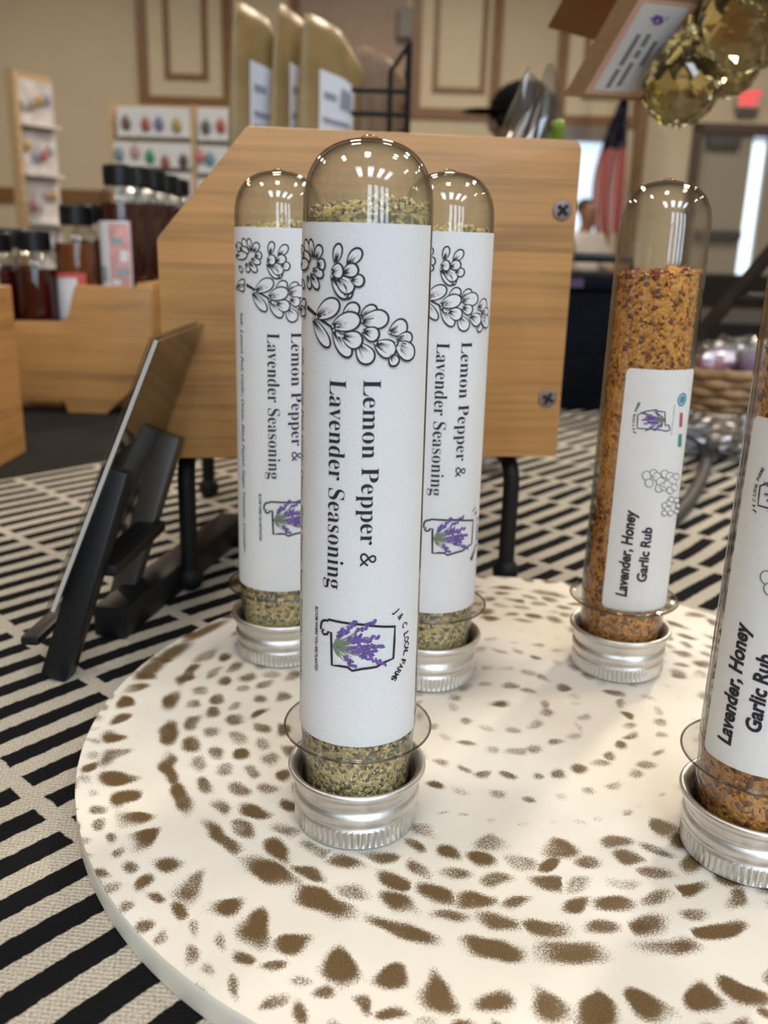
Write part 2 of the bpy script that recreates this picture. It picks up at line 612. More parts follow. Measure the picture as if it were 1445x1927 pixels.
# round ceiling lamps
M_LAMPRING = plain('lamp_ring_metal', (0.5, 0.4, 0.25), 0.35, 0.8)
M_LAMPGLOW = emit('lamp_diffuser', (1.0, 0.86, 0.66), 5.0)
for i, (x, y, LAMP_W) in enumerate(LAMPS):
    t = empty('ceiling_lamp', (x, y, CEIL))
    tag(t, 'round brass ringed ceiling lamp with warm glowing diffuser', 'lamp', 'ceiling lamps of the hall')
    MB().lathe([(0.20, 0), (0.24, 0), (0.24, -0.10), (0.20, -0.10)], 32, close=True).build('ring', M_LAMPRING, t)
    MB().lathe([(0.0, -0.055), (0.203, -0.055), (0.203, -0.07), (0.0, -0.07)], 32).build('diffuser', M_LAMPGLOW, t)
    ld = bpy.data.lights.new('lamp_light', 'AREA')
    ld.shape = 'DISK'
    ld.size = 0.40
    ld.energy = LAMP_W
    ld.color = WARM
    lo = bpy.data.objects.new('lamp_light', ld)
    coll.objects.link(lo)
    lo.location = (0, 0, -0.078)
    lo.parent = t

M_PANEL = emit('panel_diffuser', (0.84, 0.92, 1.0), 6.0)
for x in PANELS:
    t = empty('ceiling_panel', (x, -2.75, CEIL))
    tag(t, 'long white framed ceiling light panel with cool glowing diffuser', 'lamp', 'ceiling light panels of the hall')
    mb = MB()
    for sx in (-1, 1):
        mb.box((sx * 0.34, 0, -0.02), (0.04, 1.86, 0.04))
        mb.box((0, sx * 0.92, -0.02), (0.72, 0.04, 0.04))
    mb.build('panel_frame', M_WFR, t)
    MB().box((0, 0, -0.012), (0.64, 1.80, 0.008)).build('diffuser', M_PANEL, t)
    ld = bpy.data.lights.new('panel_light', 'AREA')
    ld.shape = 'RECTANGLE'
    ld.size, ld.size_y = 0.62, 1.78
    ld.energy = PANEL_W
    ld.color = (0.84, 0.92, 1.0)
    lo = bpy.data.objects.new('panel_light', ld)
    coll.objects.link(lo)
    lo.location = (0, 0, -0.022)
    lo.parent = t

# ------------------------------------------------------------------ tables, cloths, striped runner
def make_table(x0, x1, y0, y1, ztop, label_t, label_c, group=None):
    t = empty('folding_table', ((x0 + x1) / 2, (y0 + y1) / 2, 0))
    tag(t, label_t, 'table', group)
    hx, hy = (x1 - x0) / 2 - 0.02, (y1 - y0) / 2 - 0.02
    zt_ = ztop - 0.004
    MB().box((0, 0, zt_ - 0.02), (2 * hx, 2 * hy, 0.036)).build('tabletop', plain('grey_tabletop', (0.5, 0.5, 0.48), 0.6), t, bevel=0.004)
    for sx in (-1, 1):
        for sy in (-1, 1):
            MB().tube([(sx * (hx - 0.12), sy * (hy - 0.08), 0), (sx * (hx - 0.12), sy * (hy - 0.08), zt_ - 0.037)], 0.014).build('leg', M_BLACKMETAL, t, True)
    # cloth: top sheet with softly folded skirt
    c = []
    per = []
    nseg = 120
    for k in range(nseg):
        u = 4.0 * k / nseg
        s, q = int(u), u - int(u)
        P = [(-1 + 2 * q, -1), (1, -1 + 2 * q), (1 - 2 * q, 1), (-1, 1 - 2 * q)][s]
        per.append((P[0] * (hx + 0.022), P[1] * (hy + 0.022)))
    V, F = [(0, 0, ztop)], []
    for px, py in per:
        V.append((px, py, ztop))
    for lvl, (z, amp) in enumerate([(ztop - 0.03, 0.0), (ztop * 0.55, 0.02), (0.02, 0.035)]):
        for k, (px, py) in enumerate(per):
            a = amp * math.sin(k * 1.9 + lvl * 0.3)
            V.append((px * (1 + (0.012 + 0.01 * lvl + a) ), py * (1 + (0.012 + 0.01 * lvl + a)), z))
    for k in range(nseg):
        k2 = (k + 1) % nseg
        F.append((0, 1 + k, 1 + k2))
        for l in range(3):
            F.append((1 + l * nseg + k, 1 + (l + 1) * nseg + k, 1 + (l + 1) * nseg + k2, 1 + l * nseg + k2))
    o = mk('tablecloth', V, F, M_BLACKCLOTH, None, True)
    o.location = ((x0 + x1) / 2, (y0 + y1) / 2, 0)
    o.data.set_sharp_from_angle(angle=0.7)
    tag(o, label_c, 'tablecloth')
    return t

TX0, TX1, TY0, TY1 = -0.95, 0.95, 0.02, 1.02
make_table(TX0, TX1, TY0, TY1, ZT, 'folding table under the black cloth that carries the spice tubes',
           'black tablecloth under the striped runner')

E_ = Vector((0.66, 0.7513))
N_ = Vector((0.7513, -0.66))

def runner_material():
    m, nt, N, L, b = nm('striped_woven_runner')
    tc = N.new('ShaderNodeTexCoord')
    # slow wobble of the hand-woven rows
    wob = N.new('ShaderNodeTexNoise')
    wob.inputs['Scale'].default_value = 9
    wob.inputs['Detail'].default_value = 1
    L.new(tc.outputs['Object'], wob.inputs['Vector'])
    rag = N.new('ShaderNodeTexNoise')
    rag.inputs['Scale'].default_value = 420
    rag.inputs['Detail'].default_value = 2
    L.new(tc.outputs['Object'], rag.inputs['Vector'])
    sx = N.new('ShaderNodeSeparateXYZ')
    L.new(tc.outputs['Object'], sx.inputs[0])
    def lin(a, b_):
        return math_node(N, L, 'ADD', math_node(N, L, 'MULTIPLY', sx.outputs['X'], a), math_node(N, L, 'MULTIPLY', sx.outputs['Y'], b_))
    wv = math_node(N, L, 'SUBTRACT', wob.outputs['Fac'], 0.5)
    rv = math_node(N, L, 'SUBTRACT', rag.outputs['Fac'], 0.5)
    s = math_node(N, L, 'ADD', lin(E_.x, E_.y), math_node(N, L, 'MULTIPLY', wv, 0.010))
    t = math_node(N, L, 'ADD', lin(N_.x, N_.y), math_node(N, L, 'MULTIPLY', wv, 0.008))
    # the rows of bars are parted by cream lines at uneven intervals
    cuts = [-0.43, -0.27, -0.11, -0.04, 0.012, 0.0862, 0.130, 0.1787, 0.2275, 0.276, 0.321, 0.366, 0.412, 0.455, 0.50, 0.544, 0.59, 0.65, 0.72, 0.80, 0.90]
    col = None
    d_end = None
    for c in cuts:
        g = math_node(N, L, 'GREATER_THAN', s, c)
        dd = math_node(N, L, 'ABSOLUTE', math_node(N, L, 'SUBTRACT', s, c))
        col = g if col is None else math_node(N, L, 'ADD', col, g)
        d_end = dd if d_end is None else math_node(N, L, 'MINIMUM', d_end, dd)
    wn = N.new('ShaderNodeTexWhiteNoise')
    wn.noise_dimensions = '1D'
    L.new(col, wn.inputs['W'])
    tu = math_node(N, L, 'ADD', math_node(N, L, 'DIVIDE', t, 0.0121), math_node(N, L, 'MULTIPLY', wn.outputs['Value'], 0.6))
    ft = math_node(N, L, 'FRACT', tu)
    d_mid = math_node(N, L, 'MULTIPLY', math_node(N, L, 'ABSOLUTE', math_node(N, L, 'SUBTRACT', ft, 0.5)), 0.0121)
    in_t = math_node(N, L, 'SUBTRACT', 0.0031, d_mid)
    in_s = math_node(N, L, 'SUBTRACT', d_end, 0.0022)
    # slightly chamfered bar ends
    ins = math_node(N, L, 'MINIMUM', in_t, math_node(N, L, 'MINIMUM', in_s, math_node(N, L, 'MULTIPLY', math_node(N, L, 'ADD', in_t, in_s), 0.62)))
    ins = math_node(N, L, 'ADD', ins, math_node(N, L, 'MULTIPLY', rv, 0.0012))
    fac = math_node(N, L, 'MULTIPLY_ADD', ins, 2600.0, True)
    fac.node.inputs[2].default_value = 0.5
    # weave: ribs across the bars
    def wave(scale, src):
        return math_node(N, L, 'SINE', math_node(N, L, 'MULTIPLY', src, scale))
    wx = math_node(N, L, 'MULTIPLY', wave(5200.0, lin(E_.x, E_.y)), wave(3900.0, lin(N_.x, N_.y)))
    fine = N.new('ShaderNodeTexNoise')
    fine.inputs['Scale'].default_value = 1500
    L.new(tc.outputs['Object'], fine.inputs['Vector'])
    hgt = math_node(N, L, 'ADD', math_node(N, L, 'MULTIPLY', wx, 0.5), math_node(N, L, 'MULTIPLY', fine.outputs['Fac'], 1.2))
    wr = N.new('ShaderNodeValToRGB')
    wr.color_ramp.elements[0].position, wr.color_ramp.elements[0].color = 0.25, (0.34, 0.30, 0.235, 1)
    wr.color_ramp.elements[1].position, wr.color_ramp.elements[1].color = 0.62, (0.56, 0.51, 0.42, 1)
    wsrc = math_node(N, L, 'MULTIPLY_ADD', wx, 0.10)
    L.new(fine.outputs['Fac'], wsrc.node.inputs[2])
    L.new(wsrc, wr.inputs['Fac'])
    mx = N.new('ShaderNodeMix')
    mx.data_type = 'RGBA'
    L.new(fac, mx.inputs[0])
    L.new(wr.outputs['Color'], mx.inputs[6])
    mx.inputs[7].default_value = (0.008, 0.008, 0.009, 1)
    L.new(mx.outputs[2], b.inputs['Base Color'])
    b.inputs['Roughness'].default_value = 0.95
    b.inputs['Specular IOR Level'].default_value = 0.1
    bp = N.new('ShaderNodeBump')
    bp.inputs['Strength'].default_value = 0.55
    bp.inputs['Distance'].default_value = 0.0005
    L.new(hgt, bp.inputs['Height'])
    L.new(bp.outputs['Normal'], b.inputs['Normal'])
    return m

def clip_poly(poly, nrm, d, keep_ge=True):
    out = []
    for i, p in enumerate(poly):
        q = poly[(i + 1) % len(poly)]
        a, b = p.dot(nrm) - d, q.dot(nrm) - d
        if not keep_ge:
            a, b = -a, -b
        if a >= 0:
            out.append(p)
        if a * b < 0:
            out.append(p + (q - p) * (a / (a - b)))
    return out

poly = [Vector(p) for p in ((TX0 + 0.005, TY0 + 0.005), (TX1 - 0.005, TY0 + 0.005), (TX1 - 0.005, TY1 - 0.005), (TX0 + 0.005, TY1 - 0.005))]
poly = clip_poly(poly, N_, -0.477)
bm = bmesh.new()
lo_ = [bm.verts.new((p.x, p.y, ZT)) for p in poly]
hi_ = [bm.verts.new((p.x, p.y, ZC)) for p in poly]
bm.faces.new(hi_)
bm.faces.new(lo_[::-1])
for i in range(len(poly)):
    j = (i + 1) % len(poly)
    bm.faces.new((lo_[i], lo_[j], hi_[j], hi_[i]))
bmesh.ops.recalc_face_normals(bm, faces=bm.faces)
runner = from_bm('table_runner', bm, runner_material())
tag(runner, 'black and cream woven runner with rows of short bars lying on the black cloth', 'table runner')

# ------------------------------------------------------------------ round board with worn lace pattern
BC = Vector((3.085 * U, 17.414 * U))
BR = 9.21 * U

def board_material():
    m, nt, N, L, b = nm('whitewashed_board_with_worn_lace_pattern')
    tc = N.new('ShaderNodeTexCoord')
    at_ = N.new('ShaderNodeAttribute')
    at_.attribute_name = 'wear'
    n1 = N.new('ShaderNodeTexNoise')
    n1.inputs['Scale'].default_value = 2600
    n1.inputs['Detail'].default_value = 2
    n1.inputs['Roughness'].default_value = 0.8
    L.new(tc.outputs['Object'], n1.inputs['Vector'])
    n2 = N.new('ShaderNodeTexNoise')
    n2.inputs['Scale'].default_value = 30
    n2.inputs['Detail'].default_value = 4
    L.new(tc.outputs['Object'], n2.inputs['Vector'])
    v = math_node(N, L, 'ADD', at_.outputs['Fac'], math_node(N, L, 'MULTIPLY', math_node(N, L, 'SUBTRACT', n1.outputs['Fac'], 0.5), 1.7))
    fac = math_node(N, L, 'MULTIPLY', math_node(N, L, 'SUBTRACT', v, 0.34), 2.4, True)
    cr = N.new('ShaderNodeValToRGB')
    cr.color_ramp.elements[0].position, cr.color_ramp.elements[0].color = 0.3, (0.78, 0.725, 0.62, 1)
    cr.color_ramp.elements[1].position, cr.color_ramp.elements[1].color = 0.6, (0.85, 0.805, 0.715, 1)
    L.new(n2.outputs['Fac'], cr.inputs['Fac'])
    br = N.new('ShaderNodeValToRGB')
    br.color_ramp.elements[0].position, br.color_ramp.elements[0].color = 0.3, (0.085, 0.049, 0.018, 1)
    br.color_ramp.elements[1].position, br.color_ramp.elements[1].color = 0.7, (0.19, 0.118, 0.050, 1)
    L.new(n1.outputs['Fac'], br.inputs['Fac'])
    mx = N.new('ShaderNodeMix')
    mx.data_type = 'RGBA'
    L.new(fac, mx.inputs[0])
    L.new(cr.outputs['Color'], mx.inputs[6])
    L.new(br.outputs['Color'], mx.inputs[7])
    L.new(mx.outputs[2], b.inputs['Base Color'])
    b.inputs['Roughness'].default_value = 0.5
    b.inputs['Specular IOR Level'].default_value = 0.3
    bp = N.new('ShaderNodeBump')
    bp.inputs['Strength'].default_value = 0.12
    bp.inputs['Distance'].default_value = 0.0003
    hh = math_node(N, L, 'SUBTRACT', n2.outputs['Fac'], fac)
    L.new(hh, bp.inputs['Height'])
    L.new(bp.outputs['Normal'], b.inputs['Normal'])
    return m

def build_board():
    NR, NA = 210, 1080
    rad = np.concatenate([np.linspace(0.004, 0.9985, NR)])
    ang = np.linspace(0, 2 * np.pi, NA, endpoint=False)
    Rg, Ag = np.meshgrid(rad, ang, indexing='ij')
    X, Y = Rg * np.cos(Ag), Rg * np.sin(Ag)          # in board radii
    pc = np.array([-0.036, 0.092])                   # the printed lace sits a little off centre
    dx, dy = X - pc[0], Y - pc[1]
    def wobble(amp, f0, f1, m=26):
        out = np.zeros_like(X)
        for _ in range(m):
            th, fr, ph = rng.random() * 2 * np.pi, rng.uniform(f0, f1), rng.random() * 2 * np.pi
            out += np.sin((X * np.cos(th) + Y * np.sin(th)) * fr + ph)
        return out * amp / np.sqrt(m / 2)
    dx = dx + wobble(0.0029, 40, 130)
    dy = dy + wobble(0.0029, 40, 130)
    pr, pa = np.hypot(dx, dy), np.arctan2(dy, dx)
    patchy = wobble(0.10, 25, 90)
    wear = np.zeros_like(pr)
    # ring radius, count, phase, tangential half width, radial half width, strength, exponent shape
    rings = [(0.205, 24, 0.3, .022, .017, .74), (0.118, 12, 0.1, .024, .016, .66), (0.312, 37, 0.0, .022, .018, .78), (0.385, 37, 0.5, .020, .015, .66),
             (0.47, 54, 0.2, .012, .010, .42),
             (0.540, 27, 0.0, .030, .026, .92), (0.592, 54, 0.5, .024, .022, .90), (0.646, 54, 0.0, .028, .019, .86), (0.700, 54, 0.5, .031, .019, .94), (0.750, 54, 0.0, .033, .019, .98),
             (0.803, 36, 0.3, .056, .020, 1.05), (0.912, 72, 0.0, .026, .030, 1.15), (0.968, 118, 0.2, .017, .015, .86), (1.022, 118, 0.6, .016, .017, .78), (1.07, 118, 0.1, .015, .014, .6)]
    for (r0, n, ph, tw, rw, st) in rings:
        j = rng.random((n, 6))
        u = (pa / (2 * np.pi) * n + ph) % n
        k = np.floor(u).astype(int) % n
        fu = u - np.floor(u) - 0.5
        J = j[k]
        tang = (fu - (J[..., 0] - .5) * 0.30) * 2 * np.pi * r0 / n
        radial = pr - r0 - (J[..., 1] - .5) * 0.012
        if r0 > 0.88 and n == 72:                    # pairs of drops: alternate leaning teardrops
            sgn = np.where(k % 2 == 0, 1.0, -1.0)
            tang = tang + sgn * radial * 0.35
            tw_ = tw * np.clip(1.0 + radial / 0.045 * 0.6, 0.35, 1.4)
        elif n == 27:
            tw_ = tw * np.clip(1.0 - (radial) / 0.03 * -0.55, 0.3, 1.5)
        else:
            tw_ = tw * (0.78 + 0.50 * J[..., 2])
            tang = tang + radial * (J[..., 4] - .5) * 1.6
        rw_ = rw * (0.78 + 0.5 * J[..., 3])
        d = ((np.abs(tang) / tw_) ** 2.2 + (np.abs(radial) / rw_) ** 2.2) ** (1 / 2.2)
        amp = st * (0.74 + 0.40 * J[..., 5])
        val = amp * np.clip(1.46 - d, 0, 1) / 0.92
        wear = np.maximum(wear, np.clip(val, 0, amp))
    wear = np.clip(wear * (1 + patchy * 1.3), 0, 1.3)
    # the stain is fainter on the left and back, stronger towards the front
    wear *= np.clip(0.88 - 0.16 * Y + 0.16 * np.clip(X + 0.45, -1, 0), 0.6, 1.1)
    # single centre spot and the bare patches along the rim at the left back
    wear = np.maximum(wear, 0.95 * np.clip(1.3 - np.hypot(dx / 0.035, (dy - 0.01) / 0.02), 0, 1))
    for px, py, sa, sr in [(285, 1258, .07, .03), (325, 1228, .09, .03), (385, 1187, .11, .024)]:
        p = on(px, py, ZB)
        qx, qy = (p.x - BC.x) / BR, (p.y - BC.y) / BR
        qr, qa = math.hypot(qx, qy), math.atan2(qy, qx)
        da = (Ag - qa + np.pi) % (2 * np.pi) - np.pi
        wear = np.maximum(wear, 0.85 * np.clip(1.5 - np.hypot(da * 0.95 / sa, (Rg - qr) / sr), 0, 1))
    rimn = np.interp(ang, np.linspace(0, 2 * np.pi, 400), np.convolve(rng.random(400), np.ones(3) / 3, 'same'))
    wear = np.maximum(wear, np.clip((Rg - 0.985) * 60, 0, 1) * (rimn[None, :] > 0.62) * 0.8 * np.clip(-np.cos(Ag - 0.2) , 0, 1))
    verts = np.stack([X * BR, Y * BR, np.zeros_like(X)], -1).reshape(-1, 3)
    # slightly rounded rim, side and underside
    H = 0.0065
    prof = [(0.99995, -0.0006), (1.0, -0.0014), (1.0, -H + 0.001), (0.997, -H), (0.02, -H)]
    extra = []
    for r, z in prof:
        extra.append(np.stack([r * BR * np.cos(ang), r * BR * np.sin(ang), np.full_like(ang, z)], -1))
    verts = np.concatenate([verts] + extra)
    rows = NR + len(prof)
    i = np.arange(rows - 1)[:, None] * NA
    k = np.arange(NA)[None, :]
    k2 = (k + 1) % NA
    quads = np.stack([i + k, i + NA + k, i + NA + k2, i + k2], -1).reshape(-1, 4)
    me = bpy.data.meshes.new('round_board')
    me.vertices.add(len(verts))
    me.vertices.foreach_set('co', verts.ravel())
    me.loops.add(quads.size + 2 * NA)
    caps = np.concatenate([np.arange(NA), (rows - 1) * NA + np.arange(NA)[::-1]])
    me.loops.foreach_set('vertex_index', np.concatenate([quads.ravel(), caps]).astype(np.int32))
    me.polygons.add(len(quads) + 2)
    me.polygons.foreach_set('loop_start', np.concatenate([np.arange(len(quads)) * 4, [quads.size, quads.size + NA]]).astype(np.int32))
    me.polygons.foreach_set('use_smooth', [True] * (len(quads) + 2))
    me.update(calc_edges=True)
    me.validate()
    w = np.concatenate([wear.ravel(), np.zeros(len(prof) * NA)]).astype(np.float32)
    a = me.attributes.new('wear', 'FLOAT', 'POINT')
    a.data.foreach_set('value', w)
    me.set_sharp_from_angle(angle=0.6)
    o = link('round_board', me, None, [board_material()])
    o.location = (BC.x, BC.y, ZB)
    tag(o, 'round whitewashed wooden board with worn brown lace pattern lying on the striped runner', 'serving board')
    return o
build_board()

# ------------------------------------------------------------------ spice tubes
TUBES = [(-0.361, 14.12), (-2.521, 20.886), (1.176, 19.848), (5.961, 20.57), (6.513, 13.428)]

def r_out(z):                   # outer radius of the tapered tube, z and radius in U
    return 1.022 - 0.047 * min(max((z - 1.9) / 8.6, 0), 1)

def tube_hit(i, px, py):        # (angle from the side facing the camera, height in U) of a pixel on tube i
    d = ray(px, py)
    cx_, cy_ = TUBES[i][0] * U, TUBES[i][1] * U
    a = d.x ** 2 + d.y ** 2
    b = -2 * (d.x * cx_ + d.y * cy_)
    c = cx_ ** 2 + cy_ ** 2 - U * U
    D = max(b * b - 4 * a * c, 0)
    t = (-b - math.sqrt(D)) / (2 * a)
    qx, qy = d.x * t - cx_, d.y * t - cy_
    return math.atan2(qx, -qy) + math.atan2(cx_, cy_), (CH + d.z * t) / U

class Art:
    """flat print laid out as (arc, height) in U and wrapped round a tube; one material index per face"""
    def __init__(self):
        self.bm = bmesh.new()
        self.lay = self.bm.verts.layers.float.new('off')
    def poly(self, pts, mi=0, off=0.0):
        vs_ = [self.bm.verts.new((p[0], p[1], 0)) for p in pts]
        for v in vs_:
            v[self.lay] = off
        try:
            f = self.bm.faces.new(vs_)
            f.material_index = mi
        except ValueError:
            pass
    def stroke(self, pts, w, mi=0, off=0.0):
        n = len(pts)
        ws = w if isinstance(w, (list, tuple)) else [w] * n
        L_, R_ = [], []
        for i in range(n):
            a, b = Vector(pts[max(i - 1, 0)]), Vector(pts[min(i + 1, n - 1)])
            t = (b - a)
            if t.length < 1e-9:
                t = Vector((1, 0))
            t = t.normalized()
            q = Vector((-t.y, t.x)) * ws[i] / 2
            p = Vector(pts[i])
            L_.append(p + q)
            R_.append(p - q)
        vl = [self.bm.verts.new((p.x, p.y, 0)) for p in L_]
        vr = [self.bm.verts.new((p.x, p.y, 0)) for p in R_]
        for v in vl + vr:
            v[self.lay] = off
        for i in range(n - 1):
            try:
                f = self.bm.faces.new((vl[i], vl[i + 1], vr[i + 1], vr[i]))
                f.material_index = mi
            except ValueError:
                pass
    def text(self, s, start, length, height, dirv, mi=0, off=0.0, bold=0.0, shear=0.0, ref='x'):
        """start = baseline start; length along dirv; height = cap height; letters' up is dirv turned left"""
        cu = bpy.data.curves.new('txt', 'FONT')
        cu.body = s
        cu.size = 1.0
        cu.offset = bold
        cu.shear = shear
        cu.resolution_u = 3
        ob = bpy.data.objects.new('txt', cu)
        coll.objects.link(ob)
        dg = bpy.context.evaluated_depsgraph_get()
        me = bpy.data.meshes.new_from_object(ob.evaluated_get(dg))
        co = np.array([v.co[:2] for v in me.vertices])
        x0, x1 = co[:, 0].min(), co[:, 0].max()
        cap = 0.70
        d = Vector(dirv).normalized()
        up = Vector((-d.y, d.x))
        vs_ = []
        for x, y in co:
            p = Vector(start) + d * ((x - x0) / (x1 - x0) * length) + up * (y / cap * height)
            v = self.bm.verts.new((p.x, p.y, 0))
            v[self.lay] = off
            vs_.append(v)
        for f in me.polygons:
            try:
                g = self.bm.faces.new([vs_[k] for k in f.vertices])
                g.material_index = mi
            except ValueError:
                pass
        bpy.data.objects.remove(ob)
        bpy.data.curves.remove(cu)
        bpy.data.meshes.remove(me)
    def arc_text(self, s, centre, rad, a0, a1, height, mi=0, off=0.0, flip=False):
        n = len(s)
        for i, ch in enumerate(s):
            if ch == ' ':
                continue
            a = a0 + (a1 - a0) * i / max(n - 1, 1)
            p = Vector(centre) + rad * Vector((math.cos(a), math.sin(a)))
            d = Vector((math.sin(a), -math.cos(a)))
            if flip:
                d = -d
            self.text(ch, p - d * height * 0.3, height * (0.25 if ch in 'I' else 0.75), height, d, mi, off)
    def wrap(self, name, mats, parent, radius, step=0.09, lift=0.004):
        bm = self.bm
        lo = min(v.co.x for v in bm.verts)
        hi = max(v.co.x for v in bm.verts)
        x = math.floor(lo / step) * step + step
        while x < hi:
            bmesh.ops.bisect_plane(bm, geom=bm.verts[:] + bm.edges[:] + bm.faces[:], plane_co=(x, 0, 0), plane_no=(1, 0, 0), dist=1e-6)
            x += step
        for v in bm.verts:
            a, z = v.co.x, v.co.y
            r = (radius(z) + lift + v[self.lay]) * U
            v.co = (r * math.sin(a), -r * math.cos(a), z * U)
        return from_bm(name, bm, mats, parent, True)

def serif(s):
    r = ''
    for ch in s:
        if 'A' <= ch <= 'Z':
            r += chr(0x1D400 + ord(ch) - 65)
        elif 'a' <= ch <= 'z':
            r += chr(0x1D41A + ord(ch) - 97)
        else:
            r += ch
    return r

def italic(s):
    r = ''
    for ch in s:
        if ch == 'h':
            r += '\u210e'
        elif 'A' <= ch <= 'Z':
            r += chr(0x1D434 + ord(ch) - 65)
        elif 'a' <= ch <= 'z':
            r += chr(0x1D44E + ord(ch) - 97)
        else:
            r += ch
    return r

def petal_pts(base, tip, w, n=22):
    """outline of a drawn petal: narrow at its base, round at its tip"""
    b, t = Vector(base), Vector(tip)
    ax = t - b
    L = ax.length
    ax.normalize()
    q = Vector((-ax.y, ax.x))
    c = 0.62
    out = []
    for k in range(n + 1):
        u = 2.0 * k / n - 1.0                      # -1 .. 1 round the petal
        side = 1 if u < 0 else -1
        v = 1 - abs(u)                             # 0 at the base, 1 at the tip
        al = math.sin(v * math.pi / 2)
        if al < c:
            prof = 0.10 + 0.90 * math.sin(math.pi / 2 * al / c) ** 0.9
        else:
            prof = math.sqrt(max(0.0, 1 - ((al - c) / (1 - c)) ** 2))
        out.append(b + ax * (L * al) + q * side * (w / 2) * prof)
    return out

def draw_petals(art, petals, pen, hatch=True, scale_w=1.0):
    rr = random.Random(3)
    for i, (b, t, w) in enumerate(petals):
        off = i * 0.0006
        P = petal_pts(b, t, w * 1.12)
        art.poly([(p.x, p.y) for p in P[:-1]], 1, off)
        n = len(P)
        ws = [pen * (0.45 + 0.65 * math.sin(math.pi * k / (n - 1))) for k in range(n)]
        art.stroke([(p.x, p.y) for p in P], ws, 0, off + 0.0003)
        if hatch:
            B, T = Vector(b), Vector(t)
            ax = T - B
            q = Vector((-ax.y, ax.x)).normalized()
            for k in range(9):
                o = (k - 4) / 4 * w * 0.30
                l = 0.34 + 0.40 * rr.random()
                a0 = B + ax * 0.08 + q * o * 0.4
                a1 = B + ax * l + q * o
                art.stroke([(a0.x, a0.y), ((a0.x + a1.x) / 2, (a0.y + a1.y) / 2), (a1.x, a1.y)], [pen * 0.42, pen * 0.30, pen * 0.06], 0, off + 0.0003)

def emblem(art, conv, centre_px, text_top, text_under, pen, small):
    """state outline filled with a bunch of lavender; conv maps drawing coordinates to the label"""
    outline = [(505, 1250), (522, 1246), (530, 1250), (538, 1243), (600, 1257), (700, 1268), (860, 1278), (856, 1360), (851, 1438), (800, 1460), (770, 1480), (700, 1490), (650, 1500), (628, 1482),
               (590, 1476), (552, 1472), (550, 1400), (548, 1308), (533, 1306), (530, 1316), (512, 1318), (503, 1304), (512, 1296), (497, 1288), (500, 1262), (505, 1250)]
    art.stroke([conv(*p) for p in outline], pen * 1.5, 0, 0.0)
    rr = random.Random(5)
    root = Vector((556, 1375))
    ends = [(668, 1252), (768, 1250), (785, 1330), (806, 1378), (772, 1402), (742, 1350), (752, 1425), (818, 1470), (668, 1485), (610, 1290), (700, 1320), (700, 1400)]
    for e in ends:
        E2 = Vector(e)
        m = root.lerp(E2, 0.5)
        art.stroke([conv(*root), conv(*m), conv(*root.lerp(E2, 0.8))], [pen * 0.8, pen * 0.7, pen * 0.4], 3, 0.0006)
        d = (E2 - root).normalized()
        q = Vector((-d.y, d.x))
        for k in range(20):
            u = 0.50 + 0.50 * (k + 0.5) / 20
            w = 13 * (1 - 0.5 * abs(u - 0.72) / 0.28)
            p = root.lerp(E2, u) + q * rr.uniform(-w, w)
            s = rr.uniform(6.0, 11.0)
            art.poly([conv(p.x + s * math.cos(a + k), p.y + s * 0.8 * math.sin(a + k)) for a in (0, 1.25, 2.5, 3.8, 5.1)], 2, 0.001 + 0.00002 * k)
    for k in range(16):          # grey-green leaves round the root
        a = rr.uniform(-1.2, 1.2)
        l = rr.uniform(60, 130)
        p = root + Vector((math.cos(a), math.sin(a))) * l
        art.stroke([conv(*root), conv(*root.lerp(p, 0.5)), conv(*p)], [pen * 0.6, pen * 0.9, pen * 0.2], 3, 0.0004)

# ---- the rolled paper label of the lemon pepper tubes: traced on the first tube
RL = lambda z: r_out(z) + 0.010
RA = 1.0
def lab(px, py):
    a, z = tube_hit(0, px, py)
    return (a * RA, z)
C1 = lambda x, y: lab(420 + x / 2.676, 230 + y / 2.676)
C2 = lambda x, y: lab(420 + x / 2.676, 700 + y / 2.676)
PEN = 0.030

